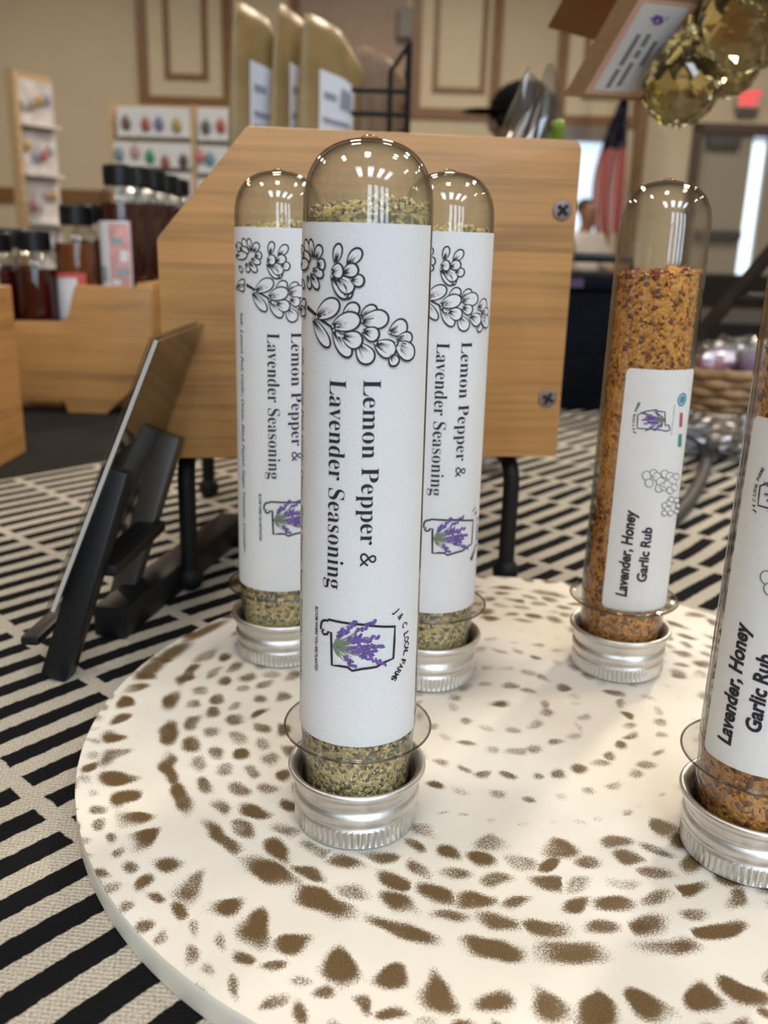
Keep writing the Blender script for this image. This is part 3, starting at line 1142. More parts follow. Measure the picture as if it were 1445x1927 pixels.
def lemon_label(parent):
    z0, z1 = 1.98, 10.27
    V, F = [], []
    n, mz = 96, 12
    for j in range(mz + 1):
        z = z0 + (z1 - z0) * j / mz
        for k in range(n + 1):
            a = math.radians(-262 + 332 * k / n)
            rr_ = RL(z) * U
            V.append((rr_ * math.sin(a), -rr_ * math.cos(a), z * U))
    for j in range(mz):
        for k in range(n):
            F.append((j * (n + 1) + k, j * (n + 1) + k + 1, (j + 1) * (n + 1) + k + 1, (j + 1) * (n + 1) + k))
    lb = mk('paper_label', V, F, M_PAPER, parent, True)
    lb['label'] = 'white rolled paper label with dark print'
    rprint = lambda z: RL(z) + 0.008
    art = Art()
    b0, z_s = lab(684, 714)
    t0, _ = lab(718, 714)
    _, z_e = lab(688, 1066)
    art.text(serif('Lemon Pepper &'), (b0, z_s), z_s - z_e, t0 - b0, (0, -1), 0, 0, -0.008)
    b1, z_s = lab(621, 713)
    t1, _ = lab(653, 713)
    _, z_e = lab(640, 1109)
    art.text(serif('Lavender Seasoning'), (b1, z_s), z_s - z_e, t1 - b1, (0, -1), 0, 0, -0.008)
    _, zs = lab(690, 664)
    _, ze = lab(690, 1318)
    art.text(italic('Salt, Lemon Peel, Garlic, Onion, Black Pepper, Sugar, Turmeric, Lavender,'), (-1.30, zs), zs - ze, 0.105, (0, -1), 0, 0, 0.008)
    art.wrap('lettering', [M_INK], lb, rprint)
    art = Art()
    sp = [((440, 700), (412, 592), 50), ((455, 690), (438, 590), 40), ((465, 690), (492, 622), 50), ((470, 715), (514, 718), 52), ((450, 740), (505, 772), 44), ((440, 760), (482, 838), 46), ((425, 770), (440, 838), 40),
          ((398, 790), (410, 832), 36), ((392, 640), (410, 660), 60), ((400, 660), (440, 690), 50), ((392, 720), (432, 712), 54),
          ((565, 715), (585, 612), 44), ((625, 722), (693, 640), 54), ((640, 800), (628, 888), 40), ((545, 770), (622, 888), 54), ((570, 780), (655, 850), 72), ((640, 790), (710, 803), 54),
          ((600, 760), (680, 735), 60), ((545, 752), (606, 746), 66),
          # lower sprig
          ((392, 960), (420, 900), 50), ((395, 930), (418, 965), 44), ((470, 985), (585, 905), 84), ((455, 985), (537, 1130), 62),
          ((605, 985), (680, 918), 62), ((690, 985), (770, 930), 54), ((555, 1040), (640, 1180), 66), ((680, 1110), (742, 1212), 80), ((690, 1000), (830, 985), 84),
          ((548, 1030), (690, 985), 84), ((600, 1075), (700, 1110), 80), ((700, 1050), (782, 1078), 66), ((830, 1060), (920, 1015), 76), ((760, 1110), (862, 1160), 84), ((840, 1170), (868, 1222), 52),
          ((870, 1085), (945, 1085), 56), ((860, 1110), (952, 1178), 84)]
    stem = [C1(x, y) for x, y in [(425, 930), (455, 958), (500, 998), (548, 1032)]]
    art.stroke(stem, [PEN * 2.2, PEN * 1.8, PEN * 1.4, PEN], 0, 0.0)
    art.stroke([C1(x, y) for x, y in [(545, 1032), (560, 1080), (600, 1150)]], [PEN, PEN, PEN * .5], 0, 0.0)
    conv = []
    for b, t, w in sp:
        B, T = C1(*b), C1(*t)
        ref = abs(C1(620, 1000)[1] - C1(620, 1100)[1]) / 100
        conv.append((B, T, w * ref))
    draw_petals(art, conv, PEN)
    art.wrap('flower_drawing', [M_INK, M_PAPER], lb, rprint)
    art = Art()
    emblem(art, C2, None, None, None, PEN * 0.9, 0)
    # words curved beside the emblem and the line under it
    word = 'J & C LOCAL FARMS'
    pts = [(852, 1205), (893, 1270), (905, 1360), (893, 1440), (850, 1522)]
    n = len(word)
    def bez(u):
        u *= len(pts) - 1
        i = min(int(u), len(pts) - 2)
        q = u - i
        P = [Vector(pts[max(0, min(len(pts) - 1, i + k))]) for k in (-1, 0, 1, 2)]
        return 0.5 * ((2 * P[1]) + (P[2] - P[0]) * q + (2 * P[0] - 5 * P[1] + 4 * P[2] - P[3]) * q * q + (-P[0] + 3 * P[1] - 3 * P[2] + P[3]) * q ** 3)
    for i, ch in enumerate(word):
        if ch == ' ':
            continue
        u = i / (n - 1)
        p, q = bez(max(u - .02, 0)), bez(min(u + .02, 1))
        A, B = Vector(C2(*p)), Vector(C2(*q))
        art.text(ch, C2(*bez(u)), 0.085 if ch not in 'J' else 0.05, 0.11, (B - A), 0, 0, 0.02)
    a0, zs = C2(482, 1180)
    _, ze = C2(482, 1503)
    a0 = C2(470, 1340)[0]
    art.text('BLOOM WHERE YOU ARE PLANTED', (a0, zs), zs - ze, 0.06, (0, -1), 0, 0, 0.02)
    art.wrap('emblem', [M_INK, M_PAPER, M_PURPLE, M_GREENINK], lb, rprint)
    return lb

# ---- shared shapes
def tube_body_mesh():
    o, i_ = [], []
    for z in np.linspace(1.95, 10.45, 10):
        o.append((r_out(z), z))
    cz, rt, ht = 10.45, r_out(10.45), 11.468 - 10.45
    for k in range(1, 15):
        a = math.pi / 2 * k / 14
        o.append((max(rt * math.cos(a) ** 0.8, 0.0) if k < 14 else 0.0, cz + ht * math.sin(a) ** 0.8))
    low = [(0.99, 0.28), (0.99, 1.70), (1.00, 1.79), (1.01, 1.895)]
    t = 0.045
    inner = [(max(r - t, 0.0), z - (t if z > cz else 0)) for r, z in o[::-1]]
    # inner dome follows with even wall thickness
    inner = []
    for k in range(14, 0, -1):
        a = math.pi / 2 * k / 14
        inner.append((max((rt - t) * math.cos(a) ** 0.8, 0.0) if k < 14 else 0.0, cz + (ht - t) * math.sin(a) ** 0.8))
    for z in np.linspace(10.45, 1.95, 8):
        inner.append((r_out(z) - t, z))
    inner += [(0.94, 1.7), (0.94, 0.28)]
    prof = low + o + inner
    return [(r * U, z * U) for r, z in prof]

def cap_mesh(parent):
    prof = [(0.0, 0.06), (0.88, 0.06), (0.90, 0.0), (1.07, 0.0), (1.105, 0.03), (1.11, 0.05)]
    knurl = (0.05, 0.34)
    upper = [(1.110, 0.355), (1.088, 0.385), (1.078, 0.415), (1.086, 0.445), (1.118, 0.475), (1.138, 0.53), (1.138, 0.60), (1.120, 0.655), (1.088, 0.685), (1.076, 0.715), (1.082, 0.745), (1.112, 0.79), (1.128, 0.90), (1.14, 0.955),
             (1.175, 0.975), (1.212, 0.995), (1.233, 1.035), (1.236, 1.075), (1.222, 1.115), (1.19, 1.13), (1.155, 1.12), (1.125, 1.095), (1.09, 1.05), (1.055, 0.98), (1.055, 0.30), (0.0, 0.30)]
    full = prof + [(1.114, 0.07), (1.114, 0.20), (1.114, 0.325)] + upper
    n = 252
    V, F = [], []
    m = len(full)
    for k in range(n):
        w = 2 * math.pi * k / n
        g = (0.006, -0.006, -0.034, -0.006)[k % 4]
        for r, z in full:
            rr_ = r + (g if 0.06 < z < 0.33 and 1.08 < r < 1.2 else 0)
            V.append((rr_ * U * math.cos(w), rr_ * U * math.sin(w), z * U))
    for k in range(n):
        k2 = (k + 1) % n
        for i in range(m - 1):
            F.append((k * m + i, k2 * m + i, k2 * m + i + 1, k * m + i + 1))
    mb = MB().add(V, F)
    c = mb.build('screw_cap', M_ALU, parent, True, 0.9)
    c['label'] = 'ribbed aluminium screw cap'
    # dark liner and thread ring seen inside the rim
    MB().lathe([(r * U, z * U) for r, z in [(0.995, 0.30), (1.053, 0.30), (1.053, 0.90), (1.04, 0.93), (1.01, 0.91), (0.995, 0.90)]], 64, close=True).build('liner', plain('dark_liner', (0.055, 0.045, 0.03), 0.35), c, True)
    return c

def grains(name, parent, pick, n, cols, size, mat, seed, keep=None):
    """many small crushed grains as one mesh, coloured grain by grain"""
    g = np.random.default_rng(seed)
    base = np.array([(1, 0, 0), (-1, 0, 0), (0, 1, 0), (0, -1, 0), (0, 0, 1), (0, 0, -1)], float)
    tri = np.array([(0, 2, 4), (2, 1, 4), (1, 3, 4), (3, 0, 4), (2, 0, 5), (1, 2, 5), (3, 1, 5), (0, 3, 5)])
    V, C = [], []
    P = np.array([pick(g) for _ in range(n)])
    w = np.array([c[1] for c in cols], float)
    # darker bits lie in drifts
    lum = np.array([sum(c[0]) for c in cols])
    K = g.normal(size=(5, 3)) * 2.6
    drift = np.sin(P @ K.T + g.random(5) * 6.28).sum(1) / 2.2
    idx = np.empty(n, int)
    for k in range(n):
        ww = w * np.where(lum < 0.6, math.exp(0.9 * drift[k]), math.exp(-0.5 * drift[k]))
        idx[k] = np.searchsorted(np.cumsum(ww / ww.sum()), g.random())
    idx = np.clip(idx, 0, len(cols) - 1)
    S = size[0] + (size[1] - size[0]) * g.random(n) ** 2
    for k in range(n):
        A = g.normal(size=(3, 3))
        Q, _ = np.linalg.qr(A)
        sc_ = S[k] * (cols[idx[k]][2] if len(cols[idx[k]]) > 2 else 1.0) * np.array([1.0, 0.65 + 0.35 * g.random(), 0.45 + 0.5 * g.random()])
        V.append((base * (0.8 + 0.4 * g.random((6, 1))) * sc_) @ Q.T + P[k])
        c = np.array(cols[idx[k]][0]) * (0.75 + 0.5 * g.random())
        C.append(np.tile(np.append(c, 1.0), (6, 1)))
    V = np.concatenate(V)
    rr_ = np.hypot(V[:, 0], V[:, 1])
    lim = np.array([keep(z) for z in V[:, 2]])
    V[:, :2] *= np.minimum(1.0, lim / np.maximum(rr_, 1e-6))[:, None]
    V *= U
    C = np.concatenate(C)
    F = (tri[None] + 6 * np.arange(n)[:, None, None]).reshape(-1, 3)
    me = bpy.data.meshes.new(name)
    me.from_pydata(V.tolist(), [], F.tolist())
    a = me.color_attributes.new('grain_colour', 'FLOAT_COLOR', 'POINT')
    a.data.foreach_set('color', C.astype(np.float32).ravel())
    o = link(name, me, parent, [mat])
    o['kind'] = 'stuff'
    return o

M_GRAIN = attr_mat('grain_by_grain_colour', 'grain_colour')
M_LEMON = grain_mat('lemon_pepper_seasoning', [(0.0, (0.05, 0.048, 0.04)), (0.33, (0.18, 0.165, 0.10)), (0.46, (0.56, 0.43, 0.16)), (0.70, (0.76, 0.60, 0.27)), (1.0, (0.85, 0.76, 0.50))], 1100)
M_RUB = grain_mat('honey_garlic_rub', [(0.0, (0.06, 0.016, 0.008)), (0.24, (0.20, 0.070, 0.02)), (0.40, (0.60, 0.24, 0.04)), (0.66, (0.76, 0.35, 0.07)), (1.0, (0.82, 0.47, 0.15))], 1000)
LEMON_COLS = [((0.80, 0.62, 0.23), 7), ((0.85, 0.74, 0.43), 5), ((0.46, 0.37, 0.19), 2.2), ((0.075, 0.068, 0.055), 2.0), ((0.22, 0.19, 0.14), 1.6)]
RUB_COLS = [((0.82, 0.36, 0.06), 8), ((0.86, 0.46, 0.12), 6), ((0.40, 0.13, 0.03), 2.2), ((0.15, 0.032, 0.016), 1.2, 2.1), ((0.26, 0.05, 0.02), 0.6, 2.8), ((0.20, 0.14, 0.07), 0.5, 2.2), ((0.05, 0.03, 0.02), 1.0)]

def contents(name, parent, mat, zlow, ztop, rad, seed):
    """column of seasoning with an uneven top"""
    g = np.random.default_rng(seed)
    n, mz = 72, 40
    V, F = [], []
    for j in range(mz + 1):
        z = zlow + (ztop - zlow) * j / mz
        for k in range(n):
            w = 2 * math.pi * k / n
            r = rad(z) - 0.016 * g.random()
            top = 0.0
            if j == mz:
                top = 0.10 * math.sin(w + 1.0) + 0.05 * math.sin(3 * w) + 0.05 * (g.random() - .5)
            V.append((r * U * math.cos(w), r * U * math.sin(w), (z + top) * U))
    for j in range(mz):
        for k in range(n):
            k2 = (k + 1) % n
            F.append((j * n + k, j * n + k2, (j + 1) * n + k2, (j + 1) * n + k))
    base = mz * n
    for q, f in enumerate((0.8, 0.6, 0.4, 0.2)):
        for k in range(n):
            x, y, z = V[base + k]
            V.append((x * f, y * f, z + (0.05 * (1 - f) + 0.05 * (g.random() - .5)) * U))
        b0, b1 = base + q * n, base + (q + 1) * n
        for k in range(n):
            k2 = (k + 1) % n
            F.append((b0 + k, b0 + k2, b1 + k2, b1 + k))
    F.append(tuple(base + 4 * n + k for k in range(n)))
    F.append(tuple(range(n))[::-1])
    return mk(name, V, F, mat, parent, True)

def dust_material(name, col, lo, hi):
    m, nt, N, L, b = nm(name)
    tc = N.new('ShaderNodeTexCoord')
    t = N.new('ShaderNodeTexNoise')
    t.inputs['Scale'].default_value = 900
    t.inputs['Detail'].default_value = 6
    t.inputs['Roughness'].default_value = 0.7
    L.new(tc.outputs['Object'], t.inputs['Vector'])
    b.inputs['Base Color'].default_value = rgba(col)
    b.inputs['Roughness'].default_value = 0.9
    b.inputs['Specular IOR Level'].default_value = 0.0
    mr = N.new('ShaderNodeMapRange')
    mr.inputs[1].default_value, mr.inputs[2].default_value = 0.3, 0.75
    mr.inputs[3].default_value, mr.inputs[4].default_value = lo, hi
    L.new(t.outputs['Fac'], mr.inputs[0])
    L.new(mr.outputs[0], b.inputs['Alpha'])
    return m

def make_tube(kind):
    t = empty('spice_tube')
    body = MB().lathe(tube_body_mesh(), 96).build('clear_tube', M_CLEAR, t, True, 0.6)
    MB().lathe([(r * U, z * U) for r, z in [(1.005, 1.80), (1.27, 1.805), (1.290, 1.825), (1.293, 1.85), (1.285, 1.88), (1.265, 1.892), (1.015, 1.90)]], 96).build('flange', M_FLANGE, body, True, 0.8)
    MB().tube([(1.289 * U * math.cos(w), 1.289 * U * math.sin(w), 1.852 * U) for w in np.linspace(0, 2 * math.pi, 97)], 0.020 * U, 8, False).build('flange_rim', M_FRIM, body, True, 2)
    # moulding nub on top of the dome
    MB().lathe([(r * U, z * U) for r, z in [(0.0, 11.52), (0.07, 11.515), (0.12, 11.49), (0.16, 11.455)]], 24).build('moulding_nub', M_CLEAR, body, True)
    cap_mesh(t)
    rin = lambda z: (r_out(z) - 0.048 - 0.075 * min(1, max(0, (z - 1.9) / 0.8))) if z > 1.9 else 0.935
    if kind == 'lemon':
        rl = lambda z: (r_out(z) - 0.06) if z > 1.95 else 0.93
        c = contents('seasoning', t, M_LEMON, 0.32, 10.42, rl, 4)
        def pick(g):
            u = g.random()
            w = g.random() * 2 * math.pi
            if u < 0.62:
                z = 0.9 + 1.1 * g.random()
                r = (0.925 if z < 1.75 else 0.955) - 0.03 * g.random()
            else:
                r = 0.90 * math.sqrt(g.random())
                z = 10.42 + 0.10 * math.sin(w + 1.0) * r + 0.12 * (1 - r) + 0.16 * g.random() * g.random()
            return (r * math.cos(w), r * math.sin(w), z)
        grains('loose_grains', c, pick, 2300, LEMON_COLS, (0.028, 0.072), M_GRAIN, 9, lambda z: 0.937 if z < 1.8 else r_out(z) - 0.05)
        lemon_label(t)
        # film of fine dust clinging inside the dome
        dm = [(0.945 * r_out(10.2) * max(math.cos(a), 0) ** 0.8, 10.45 + 0.945 * 1.018 * math.sin(a) ** 0.8) for a in np.linspace(0, math.pi / 2, 16)]
        dm = [((r_out(10.2) - 0.05), 10.28)] + dm
        MB().lathe([(max(r, 0) * U, z * U) for r, z in dm], 64).build('dust_film', dust_material('seasoning_dust', (0.66, 0.59, 0.36), 0.05, 0.36), t, True)
    else:
        c = contents('seasoning', t, M_RUB, 0.32, 9.50, rin, 14)
        def pick(g):
            w = g.random() * 2 * math.pi
            if g.random() < 0.90:
                z = 0.9 + 8.6 * g.random()
                r = rin(z) - 0.012 - 0.03 * g.random()
            else:
                r = 0.93 * math.sqrt(g.random())
                z = 9.52 + 0.10 * math.sin(w + 1.0) * r + 0.05 * g.random()
            return (r * math.cos(w), r * math.sin(w), z)
        grains('loose_grains', c, pick, 6500, RUB_COLS, (0.022, 0.058), M_GRAIN, 21, lambda z: 0.937 if z < 1.8 else r_out(z) - 0.052)
        MB().lathe([(max(r, 0) * U, z * U) for r, z in [((r_out(9.6) - 0.05), 9.5)] + [(0.945 * r_out(10.2) * max(math.cos(a), 0) ** 0.8, 10.45 + 0.945 * 1.018 * math.sin(a) ** 0.8) for a in np.linspace(0, math.pi / 2, 16)]],
                   64).build('dust_film', dust_material('rub_dust', (0.5, 0.33, 0.18), 0.0, 0.07), t, True)
        rub_label(t)
    return t

def rub_label(parent):
    G = lambda x, y: (lambda q: (q[0], q[1]))(tube_hit(3, 1040 + x / 2.919, 660 + y / 2.919))
    RS = lambda z: r_out(z)
    a0, z1 = math.radians(-27.6), 7.53
    a1, z0 = math.radians(76), 1.86
    out = [(a0, z0), (a1, z0), (a1, z1), (a0, z1)]
    rc = 0.13
    P = []
    for (x, z, s) in [(a0 + rc, z0 + rc, 180), (a1 - rc, z0 + rc, 270), (a1 - rc, z1 - rc, 0), (a0 + rc, z1 - rc, 90)]:
        for k in range(7):
            w = math.radians(s + 15 * k)
            P.append((x + rc * math.cos(w), z + rc * math.sin(w)))
    art = Art()
    art.poly(P, 0, 0.0)
    # cut it in height too so it follows the taper
    bm = art.bm
    for z in np.arange(z0 + 0.5, z1, 0.8):
        bmesh.ops.bisect_plane(bm, geom=bm.verts[:] + bm.edges[:] + bm.faces[:], plane_co=(0, z, 0), plane_no=(0, 1, 0), dist=1e-6)
    lb = art.wrap('sticker_label', [M_STICKER], parent, RS, 0.06, 0.010)
    lb['label'] = 'white sticker with rounded corners and dark print'
    rp = lambda z: r_out(z) + 0.014
    art = Art()
    b, zs = G(403, 1350)
    tp, _ = G(345, 1350)
    _, ze = G(420, 872)
    art.text('Lavender, Honey', (b, zs), ze - zs, b - tp, (0, 1), 0, 0, 0.036, 0.12)
    b, zs = G(508, 1268)
    tp, _ = G(457, 1268)
    _, ze = G(520, 968)
    art.text('Garlic Rub', (b, zs), ze - zs, b - tp, (0, 1), 0, 0, 0.036, 0.12)
    art.wrap('lettering', [M_INK], lb, rp)
    # grape-like blossom outlines
    art = Art()
    ov = [(515, 685, 24), (552, 672, 20), (570, 690, 22), (528, 725, 22), (590, 720, 24), (612, 675, 20), (640, 690, 22), (580, 755, 20), (605, 745, 22), (630, 735, 24), (655, 710, 22), (640, 765, 18), (662, 750, 18), (672, 690, 16),
          (612, 850, 16), (635, 835, 16), (625, 870, 16), (645, 815, 14), (608, 890, 14), (640, 890, 14), (672, 820, 14), (680, 850, 12), (672, 880, 12)]
    for i, (x, y, r) in enumerate(ov):
        pts = [G(x + r * math.cos(a), y + r * 1.05 * math.sin(a)) for a in np.linspace(0, 2 * math.pi, 13)]
        art.poly(pts[:-1], 1, i * 0.0006)
        art.stroke(pts, 0.020, 0, i * 0.0006 + 0.0003)
    art.wrap('flower_drawing', [M_GREYINK, M_STICKER], lb, rp)
    # small emblem, turned the other way round
    art = Art()
    def conv(x, y):              # the shared emblem drawing, half a turn and shrunk
        return G(640 - (x - 500) * 0.49, 438 - (y - 1250) * 0.46)
    emblem(art, conv, None, None, None, 0.016, 0)
    for i, ch in enumerate('J & C LOCAL FARMS'):
        if ch == ' ':
            continue
        u = i / 16
        x = 452 + 26 * u ** 2.2 - 8 * math.sin(math.pi * u)
        y = 456 - 160 * u
        p0, p1 = Vector(G(x, y)), Vector(G(x + 3 + 4 * u, y - 10))
        art.text(ch, p0, 0.042, 0.055, p1 - p0, 0, 0, 0.02)
    x0, zz0 = G(660, 460)
    _, zz1 = G(660, 295)
    art.text('BLOOM WHERE YOU ARE PLANTED', (G(655, 380)[0] + 0.03, zz0), zz1 - zz0, 0.03, (0, 1), 0)
    art.wrap('emblem', [M_INK, M_STICKER, M_PURPLE, M_GREENINK], lb, rp)
    art = Art()
    cxy = Vector(G(710, 268))
    for r0, r1, mi in [(0.15, 0.115, 0), (0.09, 0.0, 0)]:
        for k in range(20):
            w0, w1 = 2 * math.pi * k / 20, 2 * math.pi * (k + 1) / 20
            q = [(cxy.x + r0 * math.cos(w0), cxy.y + r0 * math.sin(w0)), (cxy.x + r0 * math.cos(w1), cxy.y + r0 * math.sin(w1)),
                 (cxy.x + r1 * math.cos(w1), cxy.y + r1 * math.sin(w1))]
            if r1 > 0:
                q.append((cxy.x + r1 * math.cos(w0), cxy.y + r1 * math.sin(w0)))
            art.poly(q, mi)
    art.poly([G(696, 340), G(712, 340), G(708, 418), G(692, 418)], 2)
    art.poly([G(688, 458), G(706, 456), G(703, 526), G(684, 528)], 1)
    art.wrap('badges', [M_TEAL, M_GREENLOGO, M_REDINK], lb, rp)
    return lb

def place_tube(t, i, turn, label, lean=0.0):
    x, y = TUBES[i][0] * U, TUBES[i][1] * U
    t.location = (x, y, ZB)
    t.rotation_euler = (0, lean, -math.atan2(x, y) + math.radians(turn))
    tag(t, label, 'spice tube', 'upright spice tubes on the board')

lem = make_tube('lemon')
place_tube(lem, 0, 0.0, 'lemon pepper seasoning tube standing before the two other lemon pepper tubes')
l2 = copy_tree(lem)
place_tube(l2, 1, 15.5, 'lemon pepper seasoning tube nearest the black easel, its ingredient list facing out')
l3 = copy_tree(lem)
for tt in (l2, l3):
    for ch in tt.children:
        if ch.name.startswith('seasoning'):
            ch.location.z = -0.24 * U        # filled a little less
place_tube(l3, 2, 24.5, 'lemon pepper seasoning tube standing between the other lemon tubes and the rub tubes')
rub = make_tube('rub')
place_tube(rub, 3, 0.0, 'orange honey garlic rub tube close before the wicker basket and the carry case')
r2 = copy_tree(rub)
place_tube(r2, 4, -30.0, 'orange honey garlic rub tube standing farther from the basket than the other rub tube')
for ch in r2.children:
    if ch.name.startswith('sticker'):
        ch.location.z = 0.16 * U

# ------------------------------------------------------------------ bamboo display stand on black wire legs
P0, P1 = at(313, 862, 0.3205), at(1042, 860, 0.341)
ex = Vector((P1.x - P0.x, P1.y - P0.y, 0))
PW = ex.length + 0.001
ex.normalize()
ey = Vector((-ex.y, ex.x, 0))
PZ = (P0.z + P1.z) / 2
PH = 0.1147
DEP = 0.150
st = empty('display_stand', (P0.x, P0.y, ZC), math.atan2(ex.y, ex.x))
tag(st, 'bamboo display stand with screwed side panel and one slanted corner on black wire legs', 'display stand')
LZ = PZ - ZC
outl = [(0, 0), (PW, 0), (PW, PH), (0.0315, PH), (0, 0.0775)]
outl = rounded(outl, 2, 0.004)
def panel(y):
    return prism('side_panel', outl, 0.012, Matrix.Translation((0, y, LZ)), M_BAMBOO, st, 0.0007)
sp1 = panel(0.0)
panel(DEP - 0.012)
MB().box((PW - 0.009, DEP / 2, LZ + PH / 2), (0.010, DEP - 0.024, PH - 0.01)).build('back_board', M_BAMBOO_Y, st, bevel=0.0006)
MB().box((PW / 2 - 0.004, DEP / 2, LZ + 0.010), (PW - 0.016, DEP - 0.024, 0.010)).build('shelf', M_BAMBOO_Y, st, bevel=0.0006)
MB().box((0.010, DEP / 2, LZ + 0.030), (0.010, DEP - 0.024, 0.034)).build('front_lip', M_BAMBOO_Y, st, bevel=0.0006)
Minv = (Matrix.Translation(st.location) @ Matrix.Rotation(math.atan2(ex.y, ex.x), 4, 'Z')).inverted()
def on_panel(px, py):
    d = ray(px, py)
    o = Vector((0, 0, ZB + CH))
    t = (st.location - o).dot(ey) / d.dot(ey)
    return Minv @ (o + d * t)
for px, py, rot in [(1058, 396, 0.75), (1030, 750, 0.5)]:
    q = on_panel(px, py)
    mb = MB().lathe([(0.0, 0.0004), (0.0030, 0.0006), (0.0036, 0.0004), (0.0039, -0.0008), (0.0036, -0.0012)], 32)
    mb.v = [(x, -z, y) for x, y, z in mb.v]
    sc_o = mb.build('screw', M_SCREW, st, True)
    sc_o.location = q
    sc_o['label'] = 'pale metal cross-head screw'
    R_ = Matrix.Rotation(rot, 4, 'Y')
    mb = MB().box((0, -0.0007, 0), (0.0048, 0.0004, 0.0013), R_).box((0, -0.0007, 0), (0.0013, 0.0004, 0.0048), R_)
    mb.build('cross_recess_shade', M_RECESS_SHADE, sc_o)  # dark cross laid on the head paints the shade of its recess
for lx in (0.0065, PW - 0.016):
    y0, y1, zt = 0.0045, DEP - 0.012, LZ - 0.0034
    pts = [(lx, y0, 0.004)]
    for k in range(7):
        a = math.pi / 2 * k / 6
        pts.append((lx, y0 + 0.010 * (1 - math.cos(a)), zt - 0.010 + 0.010 * math.sin(a)))
    for k in range(7):
        a = math.pi / 2 * k / 6
        pts.append((lx, y1 - 0.010 + 0.010 * math.sin(a), zt - 0.010 * (1 - math.cos(a))))
    pts.append((lx, y1, 0.004))
    leg = MB().tube(pts, 0.0033, 12).build('wire_leg', M_BLACKMETAL, st, True, 1.0)
    for y in (y0, y1):
        MB().sphere((lx, y, 0.0052), 0.0054, 16).build('ball_foot', M_BLACKMETAL, leg, True, 1.5)

# ------------------------------------------------------------------ small black easel with a clear sign holder, seen from behind
es = empty('sign_easel', on(75, 1283, ZC))
tag(es, 'small black plastic easel with two leaning struts standing left of the bamboo stand', 'easel')
eo = es.location
def strut(pa, pb, w, t, name, mat, par):
    a, b = Vector(pa), Vector(pb)
    d = (b - a)
    L_ = d.length
    d.normalize()
    side = Vector((0.12, 1, 0))
    side = (side - d * side.dot(d)).normalized()
    nrm = d.cross(side)
    M = Matrix((side, nrm, d)).transposed().to_4x4()
    mb = MB().box((0, 0, L_ / 2), (w, t, L_))
    mb.v = [tuple(M @ Vector(p) + a) for p in mb.v]
    return mb.build(name, mat, par, True, 0.5, bevel=0.0012)
s_bot, s_top = eo + Vector((0.004, 0.004, 0.0)), at(224, 882, 0.262)
strut(s_bot - eo, s_top - eo, 0.008, 0.0085, 'strut', M_BLACKPLASTIC, es)
f_bot = on(212, 1150, ZC) + Vector((0.002, 0, 0))
far = f_bot - s_bot
strut(f_bot - eo, s_top + far - eo, 0.008, 0.0085, 'strut', plain('lit_black_plastic', (0.075, 0.062, 0.05), 0.4), es)  # brown-grey colour paints the light falling on this black far strut
b1 = on(440, 1010, ZC)
strut(s_bot - eo + Vector((0.008, 0.028, 0.006)), b1 - eo + Vector((0.0, 0, 0.006)), 0.012, 0.011, 'base_bar', M_BLACKPLASTIC, es)
mid = (s_bot + s_top) / 2
strut(mid + Vector((0.003, 0.003, 0)) - eo, mid + far + Vector((0.003, 0.0, 0)) - eo, 0.010, 0.004, 'cross_bar', M_BLACKPLASTIC, es)
lip = s_bot + (s_top - s_bot) * 0.12
strut(lip + Vector((-0.010, -0.002, 0.004)) - eo, lip + far + Vector((-0.010, 0, 0.004)) - eo, 0.006, 0.003, 'lip', M_BLACKPLASTIC, es)
# sign holder: clear sleeve with a dark printed card
ne_b, ne_t = at(98, 1150, 0.246), at(293, 640, 0.262)
nx = (ne_t - ne_b)
dpt = Vector((0.002, 0.105, 0.0))
sg = empty('sign_holder', ne_b)
tag(sg, 'clear acrylic sign holder with a dark card leaning on the black easel', 'sign')
nr = nx.cross(dpt).normalized()
def sheet(name, u0, u1, v0, v1, off, th, mat):
    A = [nx * u + dpt * v for u, v in ((u0, v0), (u1, v0), (u1, v1), (u0, v1))]
    V = [a + nr * off for a in A] + [a + nr * (off + th) for a in A]
    return mk(name, V, [(0, 1, 2, 3), (7, 6, 5, 4), (0, 4, 5, 1), (1, 5, 6, 2), (2, 6, 7, 3), (3, 7, 4, 0)], mat, sg)
M_ACRYL = clear_plastic('acrylic_sheet', (0.93, 0.93, 0.92), (0.75, 0.74, 0.72), 0.06, 0.03)
sheet('front_sheet', 0, 1, 0, 1, -0.0012, 0.0010, M_ACRYL)
sheet('card', 0.02, 0.985, 0.02, 0.98, 0.0002, 0.0004, plain('grey_brown_card', (0.11, 0.09, 0.075), 0.3, noise=0.35, scale=60))
sheet('back_sheet', 0, 1, 0, 1, 0.0010, 0.0010, M_ACRYL)
sheet('sheet_edge', 0, 1, -0.003, 0.0, -0.0008, 0.0012, plain('frosted_acrylic_edge', (0.40, 0.38, 0.35), 0.5, spec=0.2))

# ------------------------------------------------------------------ bamboo bottle rack and bottles at the left
rk = empty('bottle_rack', (0, 0, ZT))
tag(rk, 'bamboo bottle rack with a notched front board holding the syrup bottles', 'bottle rack')
YF = 0.69
def rx(px, py, Y=YF):
    p = at(px, py, Y)
    return (p.x, p.z - ZT)
front = [rx(20, 605), rx(112, 606), rx(121, 601), rx(128, 592), rx(134, 560), rx(140, 537), rx(286, 543), rx(286, 700), rx(200, 782), rx(127, 778), rx(122, 757), rx(20, 755)]
front = [(x, max(z, 0.0005)) for x, z in front]
prism('front_board', front, 0.012, Matrix.Translation((0, YF, 0)), M_BAMBOO, rk, 0.001)
lc = on(50, 850, ZT)
def yz(px, py, Y):
    p = at(px, py, Y)
    return p
zL = at(28, 537, lc.y).z - ZT
cr = empty('bamboo_crate', (lc.x, lc.y, ZT))
tag(cr, 'open bamboo crate standing on the black cloth before the bottle rack', 'crate')
CW, CD = 0.20, 0.15
